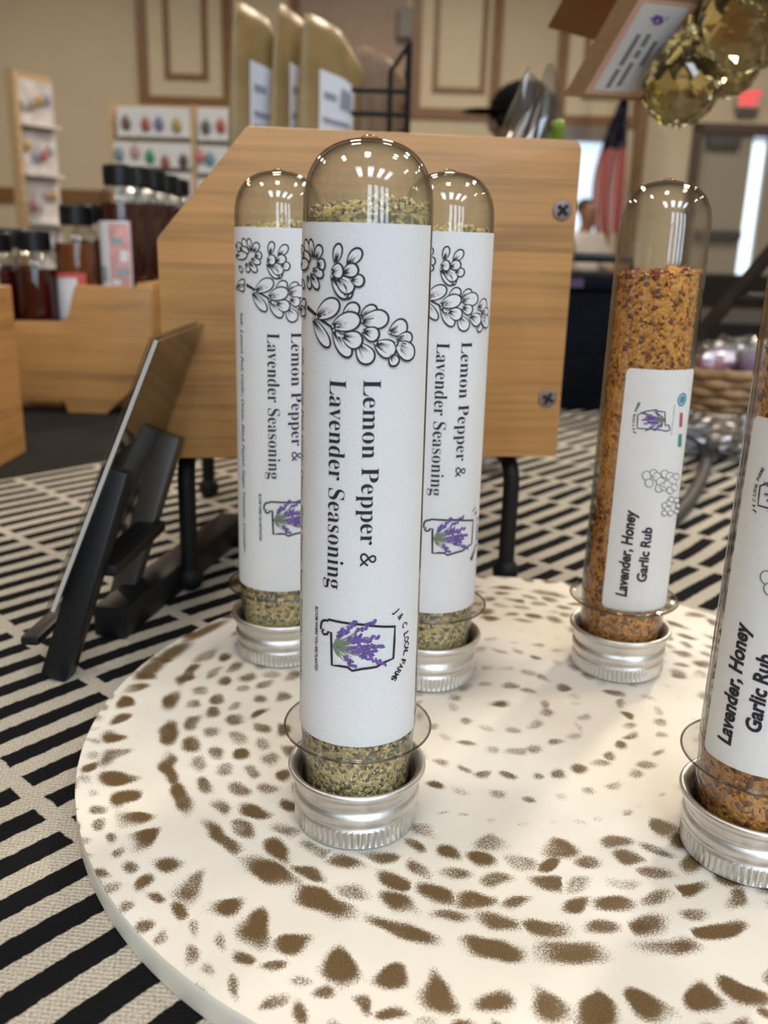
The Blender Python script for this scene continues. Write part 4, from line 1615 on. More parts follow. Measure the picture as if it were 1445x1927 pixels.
MB().box((-0.005, -CD / 2, zL / 2), (0.010, CD, zL)).build('side_wall', M_BAMBOO_Y, cr, bevel=0.001)
MB().box((-CW + 0.005, -CD / 2, zL / 2), (0.010, CD, zL)).build('side_wall', M_BAMBOO_Y, cr, bevel=0.001)
MB().box((-CW / 2, -0.005, zL / 2), (CW - 0.020, 0.010, zL)).build('end_wall', M_BAMBOO, cr, bevel=0.001)
MB().box((-CW / 2, -CD + 0.005, zL / 2), (CW - 0.020, 0.010, zL)).build('end_wall', M_BAMBOO, cr, bevel=0.001)
MB().box((-CW / 2, -CD / 2, 0.006), (CW - 0.020, CD - 0.020, 0.010)).build('crate_floor', M_BAMBOO, cr)
xr = rx(286, 700)[0]
MB().box((xr - 0.006, YF + 0.012 + 0.075, 0.05), (0.012, 0.15, 0.10)).build('side_panel', M_BAMBOO_Y, rk, bevel=0.001)
BH, BRR = 0.128, 0.0175
XS0 = rx(20, 700)[0]
def step(name, xa, xb, ya, yb, z):
    MB().box(((xa + xb) / 2, (ya + yb) / 2, z / 2), (xb - xa, yb - ya, z)).build(name, M_BAMBOO, rk, bevel=0.0008)
M_BOTTLE = clear_plastic('bottle_glass', (0.93, 0.94, 0.93), (0.35, 0.36, 0.35), 0.06, 0.02)
M_SYRUPR = plain('deep_red_syrup', (0.045, 0.0012, 0.002), 0.15, spec=0.5)
M_SYRUPB = plain('amber_brown_syrup', (0.17, 0.045, 0.010), 0.12, spec=0.5)
M_PINK = plain('pink_label_ink', (0.62, 0.33, 0.30), 0.6, noise=0.35, scale=90)
M_CORAL = plain('coral_label_ink', (0.62, 0.10, 0.07), 0.6)
M_BLUEGREY = plain('blue_grey_label_ink', (0.30, 0.36, 0.38), 0.6)

def make_bottle(kind, h=0.128, r=0.0175, fill=0.775):
    t = empty('syrup_bottle')
    MB().lathe([(0.0, 0.0), (r * .93, 0.0), (r, 0.003), (r, h * .77), (r * .97, h * .80), (r * .82, h * .845), (r * .62, h * .872), (r * .58, h * .885), (r * .58, h * .92)], 32).build('glass', M_BOTTLE, t, True, 1.0)
    MB().lathe([(0.0, 0.002), (r * .92, 0.003), (r * .965, 0.005), (r * .965, h * fill), (0.0, h * fill)], 32).build('syrup', M_SYRUPR if kind == 'red' else M_SYRUPB, t, True, 0.6)
    MB().lathe([(0.0, h), (r * .66, h), (r * .72, h * .99), (r * .72, h * .885), (r * .66, h * .88), (0, h * .88)], 28).build('cap', M_BLACKPLASTIC, t, True, 0.6)
    return t
def bottle_label(t, r, h, z0, z1, w, bg, deco, rot):
    def patch(name, a0, a1, zz0, zz1, lift, mat, par):
        V, F = [], []
        n = 14
        for k in range(n + 1):
            a = a0 + (a1 - a0) * k / n
            for z in (zz0, zz1):
                V.append(((r + lift) * math.sin(a), -(r + lift) * math.cos(a), z))
        for k in range(n):
            F.append((2 * k, 2 * k + 2, 2 * k + 3, 2 * k + 1))
        return mk(name, V, F, mat, par, True)
    lb = patch('label', rot - w, rot + w, z0, z1, 0.0003, bg, t)
    for i, (u0, u1, v0, v1, m) in enumerate(deco):
        patch('label_print', rot - w + 2 * w * u0, rot - w + 2 * w * u1, z0 + (z1 - z0) * v0, z0 + (z1 - z0) * v1, 0.0006 + 0.0001 * i, m, lb)
    return lb
M_LABW = plain('white_bottle_label', (0.74, 0.74, 0.76), 0.5)
red_deco = [(0.45, 0.97, 0.03, 0.97, M_PINK), (0.52, 0.80, 0.66, 0.76, M_BLUEGREY), (0.60, 0.93, 0.22, 0.32, M_BLUEGREY), (0.50, 0.70, 0.08, 0.16, M_LABW), (0.72, 0.9, 0.42, 0.58, M_LABW), (0.08, 0.36, 0.15, 0.35, M_BLUEGREY)]
brown_deco = [(0.78, 1.0, 0.0, 1.0, M_CORAL), (0.0, 1.0, 0.94, 1.0, M_CORAL), (0.08, 0.60, 0.22, 0.30, M_BLUEGREY), (0.08, 0.55, 0.34, 0.40, M_BLUEGREY)]
def bottle_at(px, cap_py, Y, kind, label, deco=None, zz=(0.26, 0.67), rot=0.0):
    t = make_bottle(kind)
    p = at(px, cap_py, Y)
    t.location = (p.x, Y, p.z - BH)
    tag(t, label, 'bottle', 'syrup bottles in the bamboo rack')
    if deco:
        bottle_label(t, BRR, BH, BH * zz[0], BH * zz[1], 0.88, M_LABW, deco, rot)
    hz = p.z - BH - ZT
    step('step', p.x - BRR - 0.0005, p.x + BRR + 0.0005, Y - BRR - 0.001, Y + BRR + 0.001, hz)
    return t
# deep red bottles, a row running back towards the bamboo stand
row = [(223, 310, 0.745), (256, 314, 0.786), (284, 321, 0.827), (309, 329, 0.868), (331, 337, 0.909)]
words = ['deep red syrup bottle with a floral pink label, foremost of its row', 'unlabelled deep red syrup bottle right behind the floral labelled one', 'deep red syrup bottle in the middle of the receding row',
         'deep red syrup bottle next to last in the receding row', 'deep red syrup bottle last in its row, nearest the wire rack']
for i, (px, py, Y) in enumerate(row):
    bottle_at(px, py, Y, 'red', words[i], red_deco if i == 0 else None, rot=-0.25)
bottle_at(141, 386, 0.742, 'brown', 'amber brown syrup bottle with a white and coral label', brown_deco, (0.14, 0.60), rot=-0.30)
bottle_at(170, 384, 0.786, 'brown', 'amber brown syrup bottle hidden behind the coral labelled one')
bottle_at(62, 434, 0.735, 'red', 'low dark red syrup bottle beside the coral labelled bottle')
bottle_at(-12, 436, 0.737, 'red', 'low dark red syrup bottle just behind the bamboo crate')
bottle_at(24, 430, 0.776, 'red', 'low dark red syrup bottle standing behind the two low ones')

# ------------------------------------------------------------------ wire rack with kraft pouches behind the bamboo stand
YR = 0.86
wr = empty('wire_rack', (0, 0, ZT))
tag(wr, 'black wire shelf rack behind the bamboo stand holding kraft pouches', 'wire rack')
xl, xr_ = at(452, 200, YR).x, at(767, 200, YR).x
ztop = at(770, 82, YR).z - ZT
zsh = 0.165
RD = 0.13
for x in (xl, xr_):
    for y in (YR, YR + RD):
        MB().tube([(x, y, 0), (x, y, ztop if x > xl else 0.21)], 0.0028, 8).build('post', M_BLACKMETAL, wr, True)
    MB().tube([(x, YR, ztop if x > xl else 0.21), (x, YR + RD, ztop if x > xl else 0.21)], 0.0022, 8).build('top_rail', M_BLACKMETAL, wr, True)
for z in (zsh, 0.06):
    for y in (YR, YR + RD):
        MB().tube([(xl, y, z), (xr_, y, z)], 0.0024, 8).build('shelf_rail', M_BLACKMETAL, wr, True)
    for k in range(12):
        x = xl + (xr_ - xl) * k / 11
        MB().tube([(x, YR, z), (x, YR + RD, z)], 0.0014, 6).build('shelf_wire', M_BLACKMETAL, wr, True)
for py in (172, 216):
    z = at(760, py, YR).z - ZT
    MB().tube([(xr_ - 0.05, YR, z), (xr_, YR, z)], 0.0022, 8).build('side_rail', M_BLACKMETAL, wr, True)
    MB().tube([(xr_, YR, z), (xr_, YR + RD, z)], 0.0022, 8).build('side_rail', M_BLACKMETAL, wr, True)
p = at(735, 135, YR)
MB().tube([(p.x, YR, 0.03), (p.x, YR, p.z - ZT), (xr_, YR, ztop)], 0.0022, 8).build('brace', M_BLACKMETAL, wr, True)

M_POUCH = plain('gold_kraft_pouch', (0.27, 0.18, 0.072), 0.38, noise=0.18, scale=45, bump=0.25, spec=0.5)
M_POUCHD = plain('brown_kraft_pouch', (0.20, 0.115, 0.06), 0.45, noise=0.2, scale=45, bump=0.25)
M_LABTXT = plain('pouch_label_grey_ink', (0.30, 0.30, 0.36), 0.7)
def make_pouch(mat, w, h, d, label=True):
    t = empty('kraft_pouch')
    n, m = 18, 16
    V, F = [], []
    for s in (-1, 1):
        for j in range(m + 1):
            v = j / m
            for i in range(n + 1):
                u = i / n * 2 - 1
                rc = 1.0 - 0.06 * max(0, v - 0.90) / 0.10
                bul = (1 - u * u) ** 0.6 * (1 - v) ** 0.55
                wave = 0.0025 * math.sin(5 * u + 4 * v) * (1 - abs(u))
                lean = 0.012 * v * v
                V.append((u * w / 2 * rc, s * (d / 2 * bul + 0.0006) + wave - lean, v * h * (1 - 0.24 * v * ((u + 1) / 2) ** 2.4)))
    k = (n + 1) * (m + 1)
    for s in range(2):
        for j in range(m):
            for i in range(n):
                a = s * k + j * (n + 1) + i
                f = (a, a + 1, a + n + 2, a + n + 1)
                F.append(f if s == 0 else f[::-1])
    for i in range(n):
        F.append((i, k + i, k + i + 1, i + 1))
        a = m * (n + 1) + i
        F.append((a, a + 1, k + a + 1, k + a))
    for j in range(m):
        a = j * (n + 1)
        F.append((a, a + n + 1, k + a + n + 1, k + a))
        a += n
        F.append((a, k + a, k + a + n + 1, a + n + 1))
    mk('pouch_body', V, F, mat, t, True)
    def surf(u, v):
        bul = (1 - u * u) ** 0.6 * (1 - v) ** 0.55
        wave = 0.0025 * math.sin(5 * u + 4 * v) * (1 - abs(u))
        return Vector((u * w / 2, -(d / 2 * bul + 0.0014) + wave - 0.012 * v * v, v * h * (1 - 0.24 * v * ((u + 1) / 2) ** 2.4)))
    if label:
        def patch(name, u0, u1, v0, v1, lift, mt, par):
            V, F = [], []
            for j in range(9):
                for i in range(9):
                    p = surf(u0 + (u1 - u0) * i / 8, v0 + (v1 - v0) * j / 8)
                    V.append(p + Vector((0, -lift, 0)))
            for j in range(8):
                for i in range(8):
                    F.append((j * 9 + i, j * 9 + i + 1, j * 9 + i + 10, j * 9 + i + 9))
            return mk(name, V, F, mt, par, True)
        lb = patch('label', -0.50, 0.62, 0.22, 0.74, 0.0003, plain('white_pouch_label', (0.74, 0.75, 0.80), 0.6), t)
        for (u0, u1, v0, v1) in [(0.15, 0.52, 0.56, 0.68), (-0.35, 0.05, 0.59, 0.63), (-0.38, 0.5, 0.46, 0.49), (-0.38, 0.44, 0.39, 0.42), (-0.38, 0.5, 0.32, 0.35), (-0.38, 0.3, 0.26, 0.29)]:
            patch('label_print', u0, u1, v0, v1, 0.0008, M_LABTXT, lb)
    return t
for (px, py, Y, w, yaw, lab_, m_, lb_) in [
        (478, 18, 0.895, 0.070, -50, 'tall gold kraft pouch on the wire rack nearest the syrup bottles', M_POUCH, True),
        (545, 22, 0.905, 0.070, -60, 'gold kraft pouch squeezed between the two other labelled pouches', M_POUCH, True),
        (615, 40, 0.900, 0.074, -44, 'gold kraft pouch with a broad white label beside the brown pouch', M_POUCH, True),
        (715, 92, 0.950, 0.060, -18, 'brown kraft pouch without a label inside the wire rack frame', M_POUCHD, False)]:
    p = at(px, py, Y)
    t = make_pouch(m_, w, p.z - ZT - zsh - 0.0024, 0.022, lb_)
    t.location = (p.x, Y + 0.005, ZT + zsh + 0.0024)
    t.rotation_euler = (0, 0, math.radians(-yaw))
    tag(t, lab_, 'pouch', 'kraft pouches on the wire rack')

# ------------------------------------------------------------------ crumpled clear bag in the bamboo stand
def crumpled(name, c, rad, h, mat, seed, tip=True, parent=None, n=22, m=14, crumple=0.2):
    g = np.random.default_rng(seed)
    V, F = [], []
    ph = g.random(8) * 6.28
    for j in range(m + 1):
        v = j / m
        prof = math.sin(math.pi * min(1, 0.12 + 0.62 * v)) ** 0.6 * (1 - (v ** 4.0) * (0.72 if tip else 0.3))
        for i in range(n):
            w = 2 * math.pi * i / n
            f = 1 + crumple * (0.6 * math.sin(3 * w + ph[0] + 4 * v) + 0.5 * math.sin(7 * w + ph[1] - 6 * v) + 0.5 * (g.random() - .5))
            V.append((c[0] + rad[0] * prof * f * math.cos(w) + (0.50 * rad[0] * v * v if tip else 0), c[1] + rad[1] * prof * f * math.sin(w), c[2] + h * v * (1 + 0.06 * math.sin(2 * w + ph[2]) * v)))
    for j in range(m):
        for i in range(n):
            F.append((j * n + i, j * n + (i + 1) % n, (j + 1) * n + (i + 1) % n, (j + 1) * n + i))
    F.append(tuple(range(n))[::-1])
    F.append(tuple(m * n + i for i in range(n)))
    return mk(name, V, F, mat, parent)
M_CELLO = clear_plastic('cellophane', (0.84, 0.84, 0.84), (0.55, 0.55, 0.55), 0.20, 0.18, 2.0)
YB = 0.535
pb = at(948, 250, YB)
ct = at(990, 168, YB)
bag = empty('cellophane_bag', (pb.x, YB, ZC))
tag(bag, 'tall crumpled clear cellophane bag of pale sweets behind the bamboo stand', 'bag')
crumpled('film', (0, 0, 0), (0.034, 0.024), ct.z - ZC, M_CELLO, 5, True, bag, 26, 18, 0.24)
gg = random.Random(8)
M_SWEET = plain('pale_sweet', (0.62, 0.56, 0.40), 0.4)
for k in range(24):
    MB().sphere((gg.uniform(-0.010, 0.012) + 0.010 * (k / 24) ** 2, gg.uniform(-0.006, 0.006), 0.010 + k * 0.0072), 0.0092, 10, (1, 1, 0.75)).build('sweet', M_SWEET, bag, True, 2)
gp = at(1040, 254, YB)
pts = [Vector((gp.x - pb.x - 0.012 + 0.010 * t_ + 0.004 * math.sin(t_ * 9), -0.010 + 0.005 * math.cos(t_ * 9), gp.z - ZC - 0.045 + 0.050 * t_)) for t_ in np.linspace(0, 1, 24)]
MB().tube(pts, 0.0036, 8).build('ribbon', plain('lime_green_ribbon', (0.25, 0.42, 0.05), 0.5), bag, True, 2)

# ------------------------------------------------------------------ ornament stand with kraft tags and faceted drops
osd = empty('ornament_stand', (0.40, 0.47, ZC))
tag(osd, 'black metal ornament stand whose bar carries the tags and crystal drops', 'stand')
BZ = 0.345
MB().lathe([(0, 0), (0.07, 0), (0.07, 0.004), (0.064, 0.008), (0, 0.010)], 40).build('base', M_BLACKMETAL, osd, True, 0.6)
MB().tube([(0, 0, 0.008), (0, 0, BZ)], 0.005, 14).build('post', M_BLACKMETAL, osd, True)
MB().tube([(0.02, 0, BZ), (-0.31, 0, BZ)], 0.004, 12).build('bar', M_BLACKMETAL, osd, True)
BARZ = ZC + BZ
M_STRING = plain('pale_string', (0.5, 0.45, 0.36), 0.8)
M_PEACH = plain('peach_border_print', (0.72, 0.45, 0.34), 0.6)
M_TAGW = plain('white_tag_print', (0.74, 0.74, 0.74), 0.6)
def make_tag(corners, label, printed, string_px):
    bl, br, tl = corners
    t = empty('kraft_tag', (bl + br + tl) / 3)
    o = t.location
    u, v = br - bl, tl - bl
    v = v - u * (v.dot(u) / u.dot(u)) * 0.85
    nr_ = u.cross(v).normalized()
    if nr_.dot(Vector((0, 0, ZB + CH)) - o) < 0:
        nr_ = -nr_
    def quad(name, u0, u1, v0, v1, off, th, mat, par):
        A = [bl - o + u * a + v * b for a, b in ((u0, v0), (u1, v0), (u1, v1), (u0, v1))]
        V = [a + nr_ * off for a in A] + [a + nr_ * (off - th) for a in A]
        return mk(name, V, [(0, 1, 2, 3), (7, 6, 5, 4), (0, 4, 5, 1), (1, 5, 6, 2), (2, 6, 7, 3), (3, 7, 4, 0)], mat, par)
    cd = quad('card', 0, 1, 0, 1, 0, 0.0006, M_KRAFT, t)
    if printed:
        lb = quad('label', 0.20, 0.86, 0.035, 0.80, 0.0002, 0.00015, M_PEACH, t)
        quad('label_field', 0.27, 0.79, 0.075, 0.765, 0.0004, 0.00015, M_TAGW, lb)
        for (u0, v0, v1) in [(0.62, 0.30, 0.50), (0.50, 0.12, 0.32), (0.50, 0.36, 0.42), (0.50, 0.45, 0.55), (0.39, 0.10, 0.26), (0.39, 0.29, 0.54)]:
            quad('label_print', u0, u0 + 0.05, v0, v1, 0.0006, 0.0001, M_GREYINK, lb)
        for (u0, v0, du, dv) in [(0.46, 0.645, 0.05, 0.05), (0.50, 0.66, 0.06, 0.03), (0.54, 0.635, 0.05, 0.035), (0.49, 0.625, 0.08, 0.018), (0.43, 0.66, 0.04, 0.012), (0.60, 0.67, 0.02, 0.02)]:
            quad('label_emblem', u0, u0 + du, v0, v0 + dv, 0.0006, 0.0001, M_PURPLE, lb)
    top = bl - o + u * 0.5 + v * 0.97
    MB().tube([top, Vector((top.x * 0.6 + 0.004, 0.47 - o.y, BARZ - o.z))], 0.0006, 6).build('string', M_STRING, t, True)
    tag(t, label, 'tag', 'kraft tags on the ornament stand')
    return t
make_tag((at(1062, 181, 0.475), at(1219, 191, 0.500), at(1228, -60, 0.440)), 'kraft paper tag with a peach bordered white label', True, None)
make_tag((at(1030, 52, 0.520), at(1128, 78, 0.520), at(1090, -75, 0.440)), 'plain kraft paper tag hanging face down in shade', False, None)
make_tag((at(1362, 118, 0.530), at(1475, 100, 0.530), at(1345, 20, 0.500)), 'plain kraft paper tag behind the crystal drops', False, None)

def crystal_material():
    m, nt, N, L, b = nm('yellow_cut_glass')
    b.inputs['Base Color'].default_value = (0.80, 0.72, 0.36, 1)
    b.inputs['Roughness'].default_value = 0.02
    b.inputs['Transmission Weight'].default_value = 1.0
    b.inputs['IOR'].default_value = 1.52
    b.inputs['Specular IOR Level'].default_value = 0.8
    return m
M_CRYSTAL = crystal_material()
def drop(px, py, Y, r, h, label, round_=False):
    c = at(px, py, Y)
    t = empty('crystal_drop', (c.x, Y, c.z - h * 0.4))
    prof = [(0.0, 0.0), (0.42, 0.05), (0.78, 0.17), (0.97, 0.33), (1.0, 0.43), (0.90, 0.58), (0.66, 0.76), (0.36, 0.91), (0.14, 1.0), (0.0, 1.0)]
    n = 12
    V, F = [], []
    m_ = len(prof)
    for j, (q, z) in enumerate(prof):
        for k in range(n):
            w = 2 * math.pi * (k + 0.5 * (j % 2)) / n
            V.append((r * q * math.cos(w), r * q * math.sin(w), h * z))
    for j in range(m_ - 1):
        for k in range(n):
            k2 = (k + 1) % n
            a, b, c_, d = j * n + k, j * n + k2, (j + 1) * n + k2, (j + 1) * n + k
            if j % 2 == 0:
                F += [(a, b, d), (b, c_, d)]
            else:
                F += [(a, b, c_), (a, c_, d)]
    MB().add(V, F).build('faceted_glass', M_CRYSTAL, t)
    MB().lathe([(0.0016, h - 0.0005), (0.0026, h), (0.0026, h + 0.004), (0.0, h + 0.005)], 16).build('hanger_cap', plain('brass_cap', (0.5, 0.36, 0.14), 0.3, 1.0), t, True)
    MB().tube([(0, 0, h + 0.004), (0, 0.47 - Y, BARZ - (c.z - h * 0.4))], 0.0005, 6).build('string', M_STRING, t, True)
    tag(t, label, 'ornament', 'crystal drops on the ornament stand')
    return t
drop(1282, 166, 0.470, 0.0190, 0.045, 'yellow cut glass drop hanging beside the labelled kraft tag')
drop(1372, 133, 0.510, 0.0150, 0.034, 'smaller yellow cut glass drop hanging behind the other drop')
drop(1415, 40, 0.455, 0.0245, 0.054, 'largest amber cut glass drop hanging highest on the stand')

# ------------------------------------------------------------------ wicker basket, packets, black case, cord, wooden easel at the right
bc = Vector((0.250, 0.640, ZC))
M_WICKER = plain('wicker_cane', (0.34, 0.20, 0.095), 0.6, noise=0.35, scale=120, bump=0.4)
bk = empty('wicker_basket', bc)
tag(bk, 'round wicker basket of wrapped packets behind the honey garlic rub tubes', 'basket')
MB().lathe([(0, 0.003), (0.036, 0.003), (0.036, 0.0), (0, 0.0)], 36).build('basket_floor', M_WICKER, bk)
for j in range(9):
    z = 0.004 + j * 0.0062
    rr_ = 0.037 + 0.011 * (j / 8) ** 0.7
    pts = [((rr_ + 0.0016 * math.sin(12 * w + j * math.pi)) * Vector((math.cos(w), math.sin(w), 0)) + Vector((0, 0, z + 0.0006 * math.sin(6 * w)))) for w in np.linspace(0, 2 * math.pi, 73)]
    MB().tube(pts, 0.0034, 6, False).build('cane_strand', M_WICKER, bk, True, 2)
for k in range(24):
    w = 2 * math.pi * k / 24
    MB().tube([(0.037 * math.cos(w), 0.037 * math.sin(w), 0.002), (0.048 * math.cos(w), 0.048 * math.sin(w), 0.057)], 0.0018, 6).build('stake', M_WICKER, bk, True)
PK = [('pink', (0.55, 0.22, 0.30), (-0.022, -0.014, 0.046)), ('mauve', (0.34, 0.24, 0.42), (0.004, -0.024, 0.046)), ('blue grey', (0.20, 0.24, 0.33), (0.026, -0.004, 0.046)), ('yellow', (0.42, 0.33, 0.08), (-0.030, 0.012, 0.040)), ('white', (0.66, 0.66, 0.68), (0.0, 0.012, 0.048))]
for i, (nme, col, q) in enumerate(PK):
    t = empty('wrapped_packet', bc + Vector(q))
    MB().sphere((0, 0, 0.011), 0.013, 14, (1.15, 0.8, 0.85)).build('soap', plain('%s_soap' % nme.replace(' ', '_'), col, 0.5), t, True, 2)
    crumpled('wrapper', (0, 0, -0.003), (0.019, 0.015), 0.030, M_CELLO, 30 + i, False, t, 16, 8, 0.12)
    tag(t, 'clear wrapped %s packet in the wicker basket' % nme, 'packet', 'packets in the wicker basket')
    MB().box((q[0], q[1], q[2] / 2 - 0.001), (0.018, 0.016, q[2] - 0.008)).build('packing', M_STRING, bk)
# crumpled white tissue in front of the basket
ts = crumpled('tissue_wrap', (0, 0, 0), (0.034, 0.020), 0.030, clear_plastic('frosted_wrap', (0.72, 0.74, 0.76), (0.6, 0.6, 0.6), 0.25, 0.25), 77, False, None, 40, 12, 0.28)
tp = on(1365, 872, ZC)
ts.location = (tp.x, tp.y + 0.02, ZC)
tag(ts, 'crumpled frosted wrap lying in front of the wicker basket', 'wrap')
# dark cord loop
cp = [(1262, 992), (1290, 962), (1312, 925), (1326, 885), (1322, 850), (1300, 828)]
pts = [on(x, y, ZC) + Vector((0, 0, 0.0040)) for x, y in cp]
sm = []
for i in range(len(pts) - 1):
    Pk = [pts[max(i - 1, 0)], pts[i], pts[i + 1], pts[min(i + 2, len(pts) - 1)]]
    for q in np.linspace(0, 1, 8, endpoint=False):
        sm.append(0.5 * ((2 * Pk[1]) + (Pk[2] - Pk[0]) * q + (2 * Pk[0] - 5 * Pk[1] + 4 * Pk[2] - Pk[3]) * q * q + (-Pk[0] + 3 * Pk[1] - 3 * Pk[2] + Pk[3]) * q ** 3))
sm.append(pts[-1])
tag(MB().tube(sm, 0.0038, 10).build('black_cord', plain('dark_rubber', (0.03, 0.03, 0.03), 0.5), None, True, 2), 'dark rubber cord curving across the striped runner', 'cord')
# black carry case
ca = empty('carry_case', (0.178, 0.80, ZC))
tag(ca, 'black soft carry case standing behind the honey garlic rub tube', 'case')
M_CASE = plain('black_nylon', (0.006, 0.007, 0.010), 0.8, noise=0.3, scale=80, bump=0.3, spec=0.04)
chh = at(1100, 512, 0.79).z - ZC
MB().box((0, 0, chh * 0.44), (0.10, 0.09, chh * 0.88)).build('case_body', M_CASE, ca, True, 0.5, bevel=0.008)
MB().box((0, 0, chh * 0.935), (0.103, 0.094, chh * 0.12)).build('case_lid', M_CASE, ca, True, 0.5, bevel=0.006)
MB().box((-0.032, -0.0485, chh * 0.93), (0.022, 0.003, 0.007)).build('badge', plain('purple_badge', (0.05, 0.02, 0.07), 0.5), ca)
MB().tube([(-0.03, 0, chh * 0.99), (-0.028, 0, chh + 0.012), (0.028, 0, chh + 0.012), (0.03, 0, chh * 0.99)], 0.004, 8).build('handle', M_BLACKPLASTIC, ca, True)
# dark wooden easel: leaning leg that crosses the right of the picture
la = on(1182, 785, ZC)
lb_ = at(1448, 478, la.y + 0.01)
top = la + (lb_ - la) * 2.1
ez = empty('wooden_easel', la)
tag(ez, 'dark wooden folding easel with leaning legs behind the wicker basket', 'easel')
M_DWOOD = plain('dark_stained_wood', (0.022, 0.014, 0.009), 0.6, noise=0.3, scale=60, spec=0.12)
MB().tube([Vector((0, 0, 0)), top - la], 0.0065, 4).build('leg', M_DWOOD, ez)
MB().tube([Vector((2 * (top.x - la.x), 0, 0)), top - la], 0.0065, 4).build('leg', M_DWOOD, ez)
MB().tube([Vector((top.x - la.x, -0.08, 0)), top - la], 0.0065, 4).build('leg', M_DWOOD, ez)
q1, q2 = (top - la) * 0.35, Vector((2 * (top.x - la.x), 0, 0)).lerp(top - la, 0.35)
MB().tube([q1, q2], 0.005, 8).build('cross_bar', M_DWOOD, ez, True)

# ------------------------------------------------------------------ the neighbour's table with earring displays
make_table(-1.75, 2.1, 2.02, 2.58, 0.745, 'folding table of the neighbouring stall under black cloth', 'black tablecloth of the neighbouring stall')
Z2 = 0.745
YE = 2.2
M_CARD = plain('white_earring_card', (0.72, 0.68, 0.62), 0.6, noise=0.03, scale=40)
M_LIGHTWOOD = plain('pale_wood', (0.55, 0.36, 0.18), 0.5, noise=0.2, scale=20, stretch=(1, 1, 8))
eb = empty('earring_display', (0, YE, Z2))
tag(eb, 'wide upright wooden earring display with rows of white cards', 'display board')
pl_, pr_ = at(212, 195, YE), at(462, 205, YE)
zt = pl_.z - Z2
MB().box(((pl_.x + pr_.x) / 2, 0.012, zt / 2), (pr_.x - pl_.x, 0.010, zt)).build('back_board', M_LIGHTWOOD, eb)
for px in (214, 366, 460):
    x = at(px, 300, YE).x
    MB().box((x, -0.002, zt / 2), (0.012, 0.018, zt)).build('upright', M_LIGHTWOOD, eb)
MB().box(((pl_.x + pr_.x) / 2, 0.03, 0.006), (pr_.x - pl_.x, 0.14, 0.012)).build('foot_board', M_LIGHTWOOD, eb)
cards = [((219, 200, 358, 262), [(238, 232, (0.16, 0.09, 0.05)), (275, 235, (0.40, 0.10, 0.06)), (300, 234, (0.20, 0.16, 0.28)), (333, 237, (0.40, 0.30, 0.06))], 'top card with brown, red, violet and ochre earrings'),
         ((371, 203, 457, 268), [(388, 240, (0.10, 0.11, 0.06)), (416, 238, (0.45, 0.10, 0.04)), (446, 236, (0.40, 0.38, 0.36))], 'top card with dark green, red and grey earrings'),
         ((213, 266, 360, 318), [(225, 291, (0.20, 0.26, 0.28)), (255, 286, (0.50, 0.30, 0.26)), (283, 296, (0.05, 0.26, 0.10)), (312, 306, (0.28, 0.09, 0.06)), (346, 304, (0.10, 0.05, 0.05))], 'middle card with green and brown earrings'),
         ((371, 274, 457, 330), [(378, 294, (0.62, 0.20, 0.18)), (396, 300, (0.16, 0.30, 0.32)), (432, 300, (0.3, 0.2, 0.1))], 'middle card with pink and teal earrings'),
         ((215, 322, 362, 385), [(300, 352, (0.3, 0.12, 0.1)), (338, 362, (0.06, 0.04, 0.06))], 'bottom card with dark earrings'),
         ((371, 336, 457, 395), [(400, 360, (0.3, 0.28, 0.3))], 'bottom card with grey earrings')]
def ear_card(rect, ears, Y, lab_):
    a, b = at(rect[0], rect[1], Y), at(rect[2], rect[3], Y)
    t = empty('earring_card', ((a.x + b.x) / 2, Y, (a.z + b.z) / 2))
    o = t.location
    MB().box((0, 0, 0), (b.x - a.x, 0.003, a.z - b.z)).build('card', M_CARD, t, bevel=0.0008)
    MB().box((0, -0.004, -(a.z - b.z) / 2 + 0.004), (b.x - a.x, 0.006, 0.004)).build('card_ledge', M_CARD, t)
    for px, py, col in ears:
        p = at(px, py, Y) - o
        e = MB().sphere((p.x, -0.006, p.z), 0.014, 12, (0.8, 0.35, 1.1)).build('earring', plain('earring_enamel', col, 0.3), t, True, 2)
        MB().tube([(p.x, -0.005, p.z + 0.013), (p.x, -0.004, p.z + 0.020)], 0.0012, 6).build('hook', M_SCREW, e, True)
    tag(t, lab_ + ' on the wide earring display', 'earring card', 'cards on the wide earring display')
for rect, ears, lab_ in cards:
    ear_card(rect, ears, YE - 0.012, lab_)
# narrow display turned sideways
nb = empty('jewellery_tower', (0, 0, Z2))
tag(nb, 'narrow wooden jewellery tower with pale lacy cards standing on the neighbouring table', 'display board')
YN = 2.12
a, b = at(14, 130, YN), at(98, 170, YN + 0.10)
zt = a.z - Z2
v = Vector((b.x - a.x, 0.10, 0))
rz = math.atan2(v.y, v.x)
nb.location = (a.x, YN, Z2)
nb.rotation_euler = (0, 0, rz)
wN = v.length
MB().box((wN / 2, 0.008, zt / 2), (wN, 0.010, zt)).build('back_board', M_LIGHTWOOD, nb)
MB().box((0.004, -0.006, zt / 2), (0.010, 0.022, zt)).build('upright', M_LIGHTWOOD, nb)
MB().box((wN / 2, 0.0, 0.005), (wN, 0.12, 0.010)).build('foot_board', M_LIGHTWOOD, nb)
M_LACE = plain('pale_lace_card', (0.60, 0.54, 0.50), 0.8, noise=0.25, scale=40, bump=0.8)
